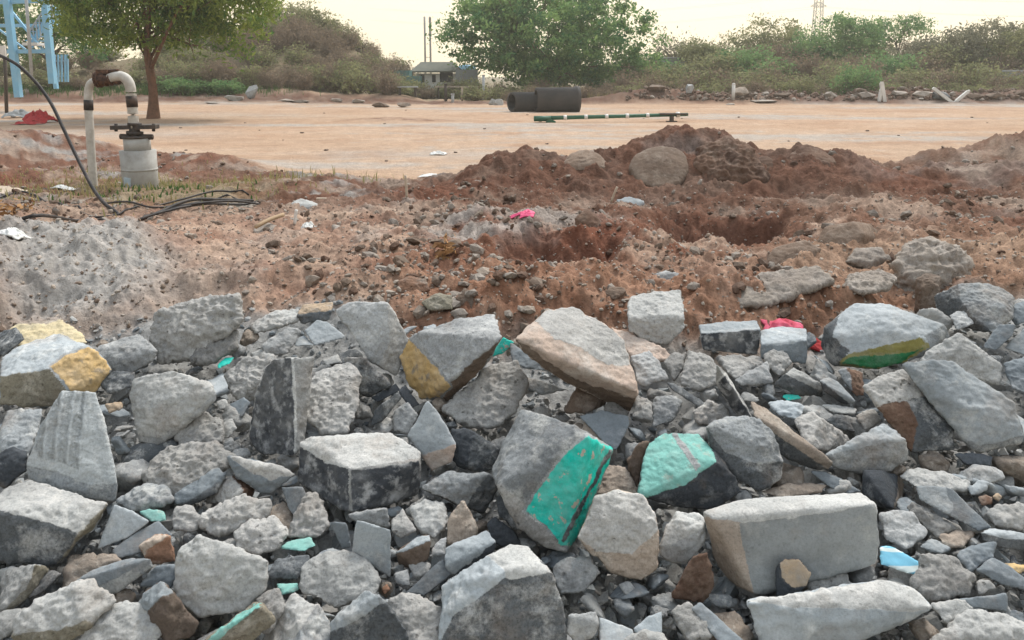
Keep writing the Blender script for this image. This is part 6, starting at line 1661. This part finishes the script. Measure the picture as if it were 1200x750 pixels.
    for px, h in ((488, 1.5), (500, 1.1), (512, 1.0), (524, 1.2), (536, 1.6), (547, 1.9), (557, 1.7)): put('dry' if px in (500, 536) else 'mixed', px, r.uniform(54.5, 56), h, 2.0)
    # behind the hut and under the broad tree
    for px in np.arange(480, 730, 17): put(r.choice(['dry', 'mixed', 'dry']), px + r.uniform(-6, 6), r.uniform(54, 57) if px > 530 or px < 486 else r.uniform(64, 68), r.uniform(1.0, 1.7), r.uniform(1.6, 2.2))
    for px in np.arange(560, 735, 21): put(r.choice(['dry', 'mixed']), px + r.uniform(-6, 6), r.uniform(50, 52), r.uniform(.8, 1.2), r.uniform(1.4, 2.0))
scrub()

# dry grass and weeds nobody could count
def blades(name, n, cx, cy, sx, sy, h, mat, label, seed, w=.008):
    r = np.random.default_rng(seed)
    X = cx + r.normal(size=n) * sx; Y = cy + r.normal(size=n) * sy
    k = fbm(np.stack([X, Y, X * 0], 1) * 2.2, 2, seed) > -.18; X, Y = X[k], Y[k]; n = len(X)
    Z = terrain(X, Y) - .01; hh = h * (.4 + .9 * r.random(n)); a = r.uniform(0, 6.283, n); l = hh * r.uniform(.1, .7, n)
    B = np.stack([X, Y, Z], 1); d = np.stack([np.cos(a), np.sin(a), 0 * a], 1); s = np.stack([-np.sin(a), np.cos(a), 0 * a], 1) * w
    M = B + d * (l * .35)[:, None] + np.array([0, 0, 1]) * (hh * .6)[:, None]; T = B + d * l[:, None] + np.array([0, 0, 1]) * hh[:, None]
    V = np.stack([B - s, B + s, M + s * .8, M - s * .8, T], 1).reshape(-1, 3); b = np.arange(n) * 5
    Fc = np.stack([b, b + 1, b + 2, b + 3], 1).tolist() + np.stack([b + 3, b + 2, b + 4], 1).tolist()
    o = link_mesh(name, V, Fc, mat, None, None, False, [cx, cy, 0])
    tn = np.clip(.4 + .8 * fbm(B, 2, seed + 4) + .25 * r.normal(size=n), 0, 1); at_ = o.data.attributes.new('tone', 'FLOAT', 'FACE'); at_.data.foreach_set('value', np.concatenate([tn, tn]).astype(np.float32))
    return tag(o, label, 'grass', kind='stuff')
gx = lambda px, y: (px - 600) / F * y
blades('dry_grass', 1500, gx(165, 9.3), 9.3, .85, .8, .09, 'straw', 'dry straw coloured grass round the borewell casing', 1)
blades('dry_grass', 700, gx(70, 10.2), 10.2, .9, 1.0, .08, 'straw', 'dry grass on the dug ground left of the riser pipe', 2)
blades('weeds', 160, gx(195, 9.1), 9.1, .45, .3, .08, 'weed', 'sparse green weeds by the foot of the casing', 3, .012)
blades('weeds', 160, gx(120, 8.5), 8.5, .5, .3, .07, 'weed', 'sparse green weeds near the hose foot', 4, .012)
blades('dry_grass', 250, gx(340, 10.5), 10.5, .6, .6, .14, 'straw', 'dry grass on the earth left of the mound', 5)
blades('weeds', 4000, gx(225, 49.4), 49.4, 2.6, .6, .35, 'weed', 'green weeds along the edge of the field by the neem tree', 6, .018)
blades('weeds', 3000, gx(60, 49.6), 49.6, 3.4, .6, .35, 'weed', 'green weeds below the blue steel frame', 7, .018)
blades('dry_grass', 2500, gx(960, 49.6), 49.6, 7.5, .5, .45, 'straw', 'dry grass along the top of the far red bank', 8, .014)
# ================================================================ camera, sky, sun
def camera_and_light():
    cd = bpy.data.cameras.new('camera'); co = bpy.data.objects.new('camera', cd); COL.objects.link(co)
    co.location = CAM.tolist(); co.rotation_euler = (math.pi / 2 - PITCH, 0, 0)
    cd.sensor_width = 36; cd.lens = F / 1200 * 36
    cd.shift_y = -(375 - CY) / 1200
    cd.clip_start = .05; cd.clip_end = 6000
    SC.camera = co
    el, az = math.radians(SUN_EL), math.radians(SUN_AZ)      # azimuth clockwise from straight ahead (+Y)
    d = Vector((math.sin(az) * math.cos(el), math.cos(az) * math.cos(el), math.sin(el)))
    w = bpy.data.worlds.new('World'); SC.world = w; w.use_nodes = True
    nt = w.node_tree; nt.nodes.clear()
    out = nt.nodes.new('ShaderNodeOutputWorld'); bg = nt.nodes.new('ShaderNodeBackground')
    sky = nt.nodes.new('ShaderNodeTexSky'); sky.sky_type = 'NISHITA'; sky.sun_disc = False
    sky.sun_elevation = el; sky.sun_rotation = az; sky.dust_density = 6.0; sky.air_density = 1.2; sky.ozone_density = .6
    # thin bright overcast veil over the clear sky
    # the veil is cream near the horizon and a cooler white overhead
    tc = N(nt, 'ShaderNodeTexCoord'); sep = N(nt, 'ShaderNodeSeparateXYZ'); nt.links.new(tc.outputs['Generated'], sep.inputs[0])
    vcol = ramp(nt, sep.outputs[2], [(0.0, (1.0, .85, .59)), (.15, (1.0, .865, .625)), (.36, (.62, .67, .70)), (1.0, (.51, .59, .69))])
    # a veil lit from the sun's side: brighter ahead, duller behind
    dot = N(nt, 'ShaderNodeVectorMath', operation='DOT_PRODUCT'); nt.links.new(tc.outputs['Generated'], dot.inputs[0]); dot.inputs[1].default_value = d
    mr = N(nt, 'ShaderNodeMapRange'); mr.inputs[1].default_value = -.75; mr.inputs[2].default_value = .75; mr.inputs[3].default_value = SKY_K * .42; mr.inputs[4].default_value = SKY_K
    nt.links.new(dot.outputs['Value'], mr.inputs[0])
    k = N(nt, 'ShaderNodeVectorMath', operation='SCALE'); nt.links.new(mr.outputs[0], k.inputs['Scale'])
    nt.links.new(vcol, k.inputs[0])
    veil = mix(nt, .85, sky.outputs[0], k.outputs[0])
    nt.links.new(veil, bg.inputs[0]); bg.inputs[1].default_value = .1
    nt.links.new(bg.outputs[0], out.inputs[0])
    sd = bpy.data.lights.new('sun', 'SUN'); sd.energy = SUN_E; sd.angle = math.radians(18); sd.color = (1.0, .96, .90)
    so = bpy.data.objects.new('sun', sd); COL.objects.link(so)
    so.rotation_euler = d.to_track_quat('Z', 'Y').to_euler(); so.location = (0, 0, 30)
    SC.view_settings.view_transform = 'Standard'; SC.view_settings.look = 'None'
    SC.view_settings.exposure = EXPO; SC.view_settings.gamma = 1
    SC.render.engine = 'CYCLES'; SC.cycles.max_bounces = 5; SC.cycles.transparent_max_bounces = 6
    SC.cycles.use_denoising = True
def haze(density):
    m = bpy.data.materials.new('haze'); m.use_nodes = True; nt = m.node_tree; nt.nodes.clear()
    out = nt.nodes.new('ShaderNodeOutputMaterial'); v = nt.nodes.new('ShaderNodeVolumePrincipled')
    v.inputs['Color'].default_value = (.95, .90, .80, 1); v.inputs['Density'].default_value = density; v.inputs['Anisotropy'].default_value = .3
    nt.links.new(v.outputs[0], out.inputs['Volume']); MATS['haze'] = m
    z0, z1 = -2.0, 55.0
    o = MB().box((0, 170, (z0 + z1) / 2), (800, 380, z1 - z0)).build('haze', 'haze')
    tag(o, 'thin warm dust haze over the whole site', 'haze', kind='stuff')
HAZE = .0013
if HAZE: haze(HAZE)
SUN_EL, SUN_AZ, SUN_E, SKY_K, EXPO = 54.0, 28.0, 2.2, 10.5, 0.86
camera_and_light()
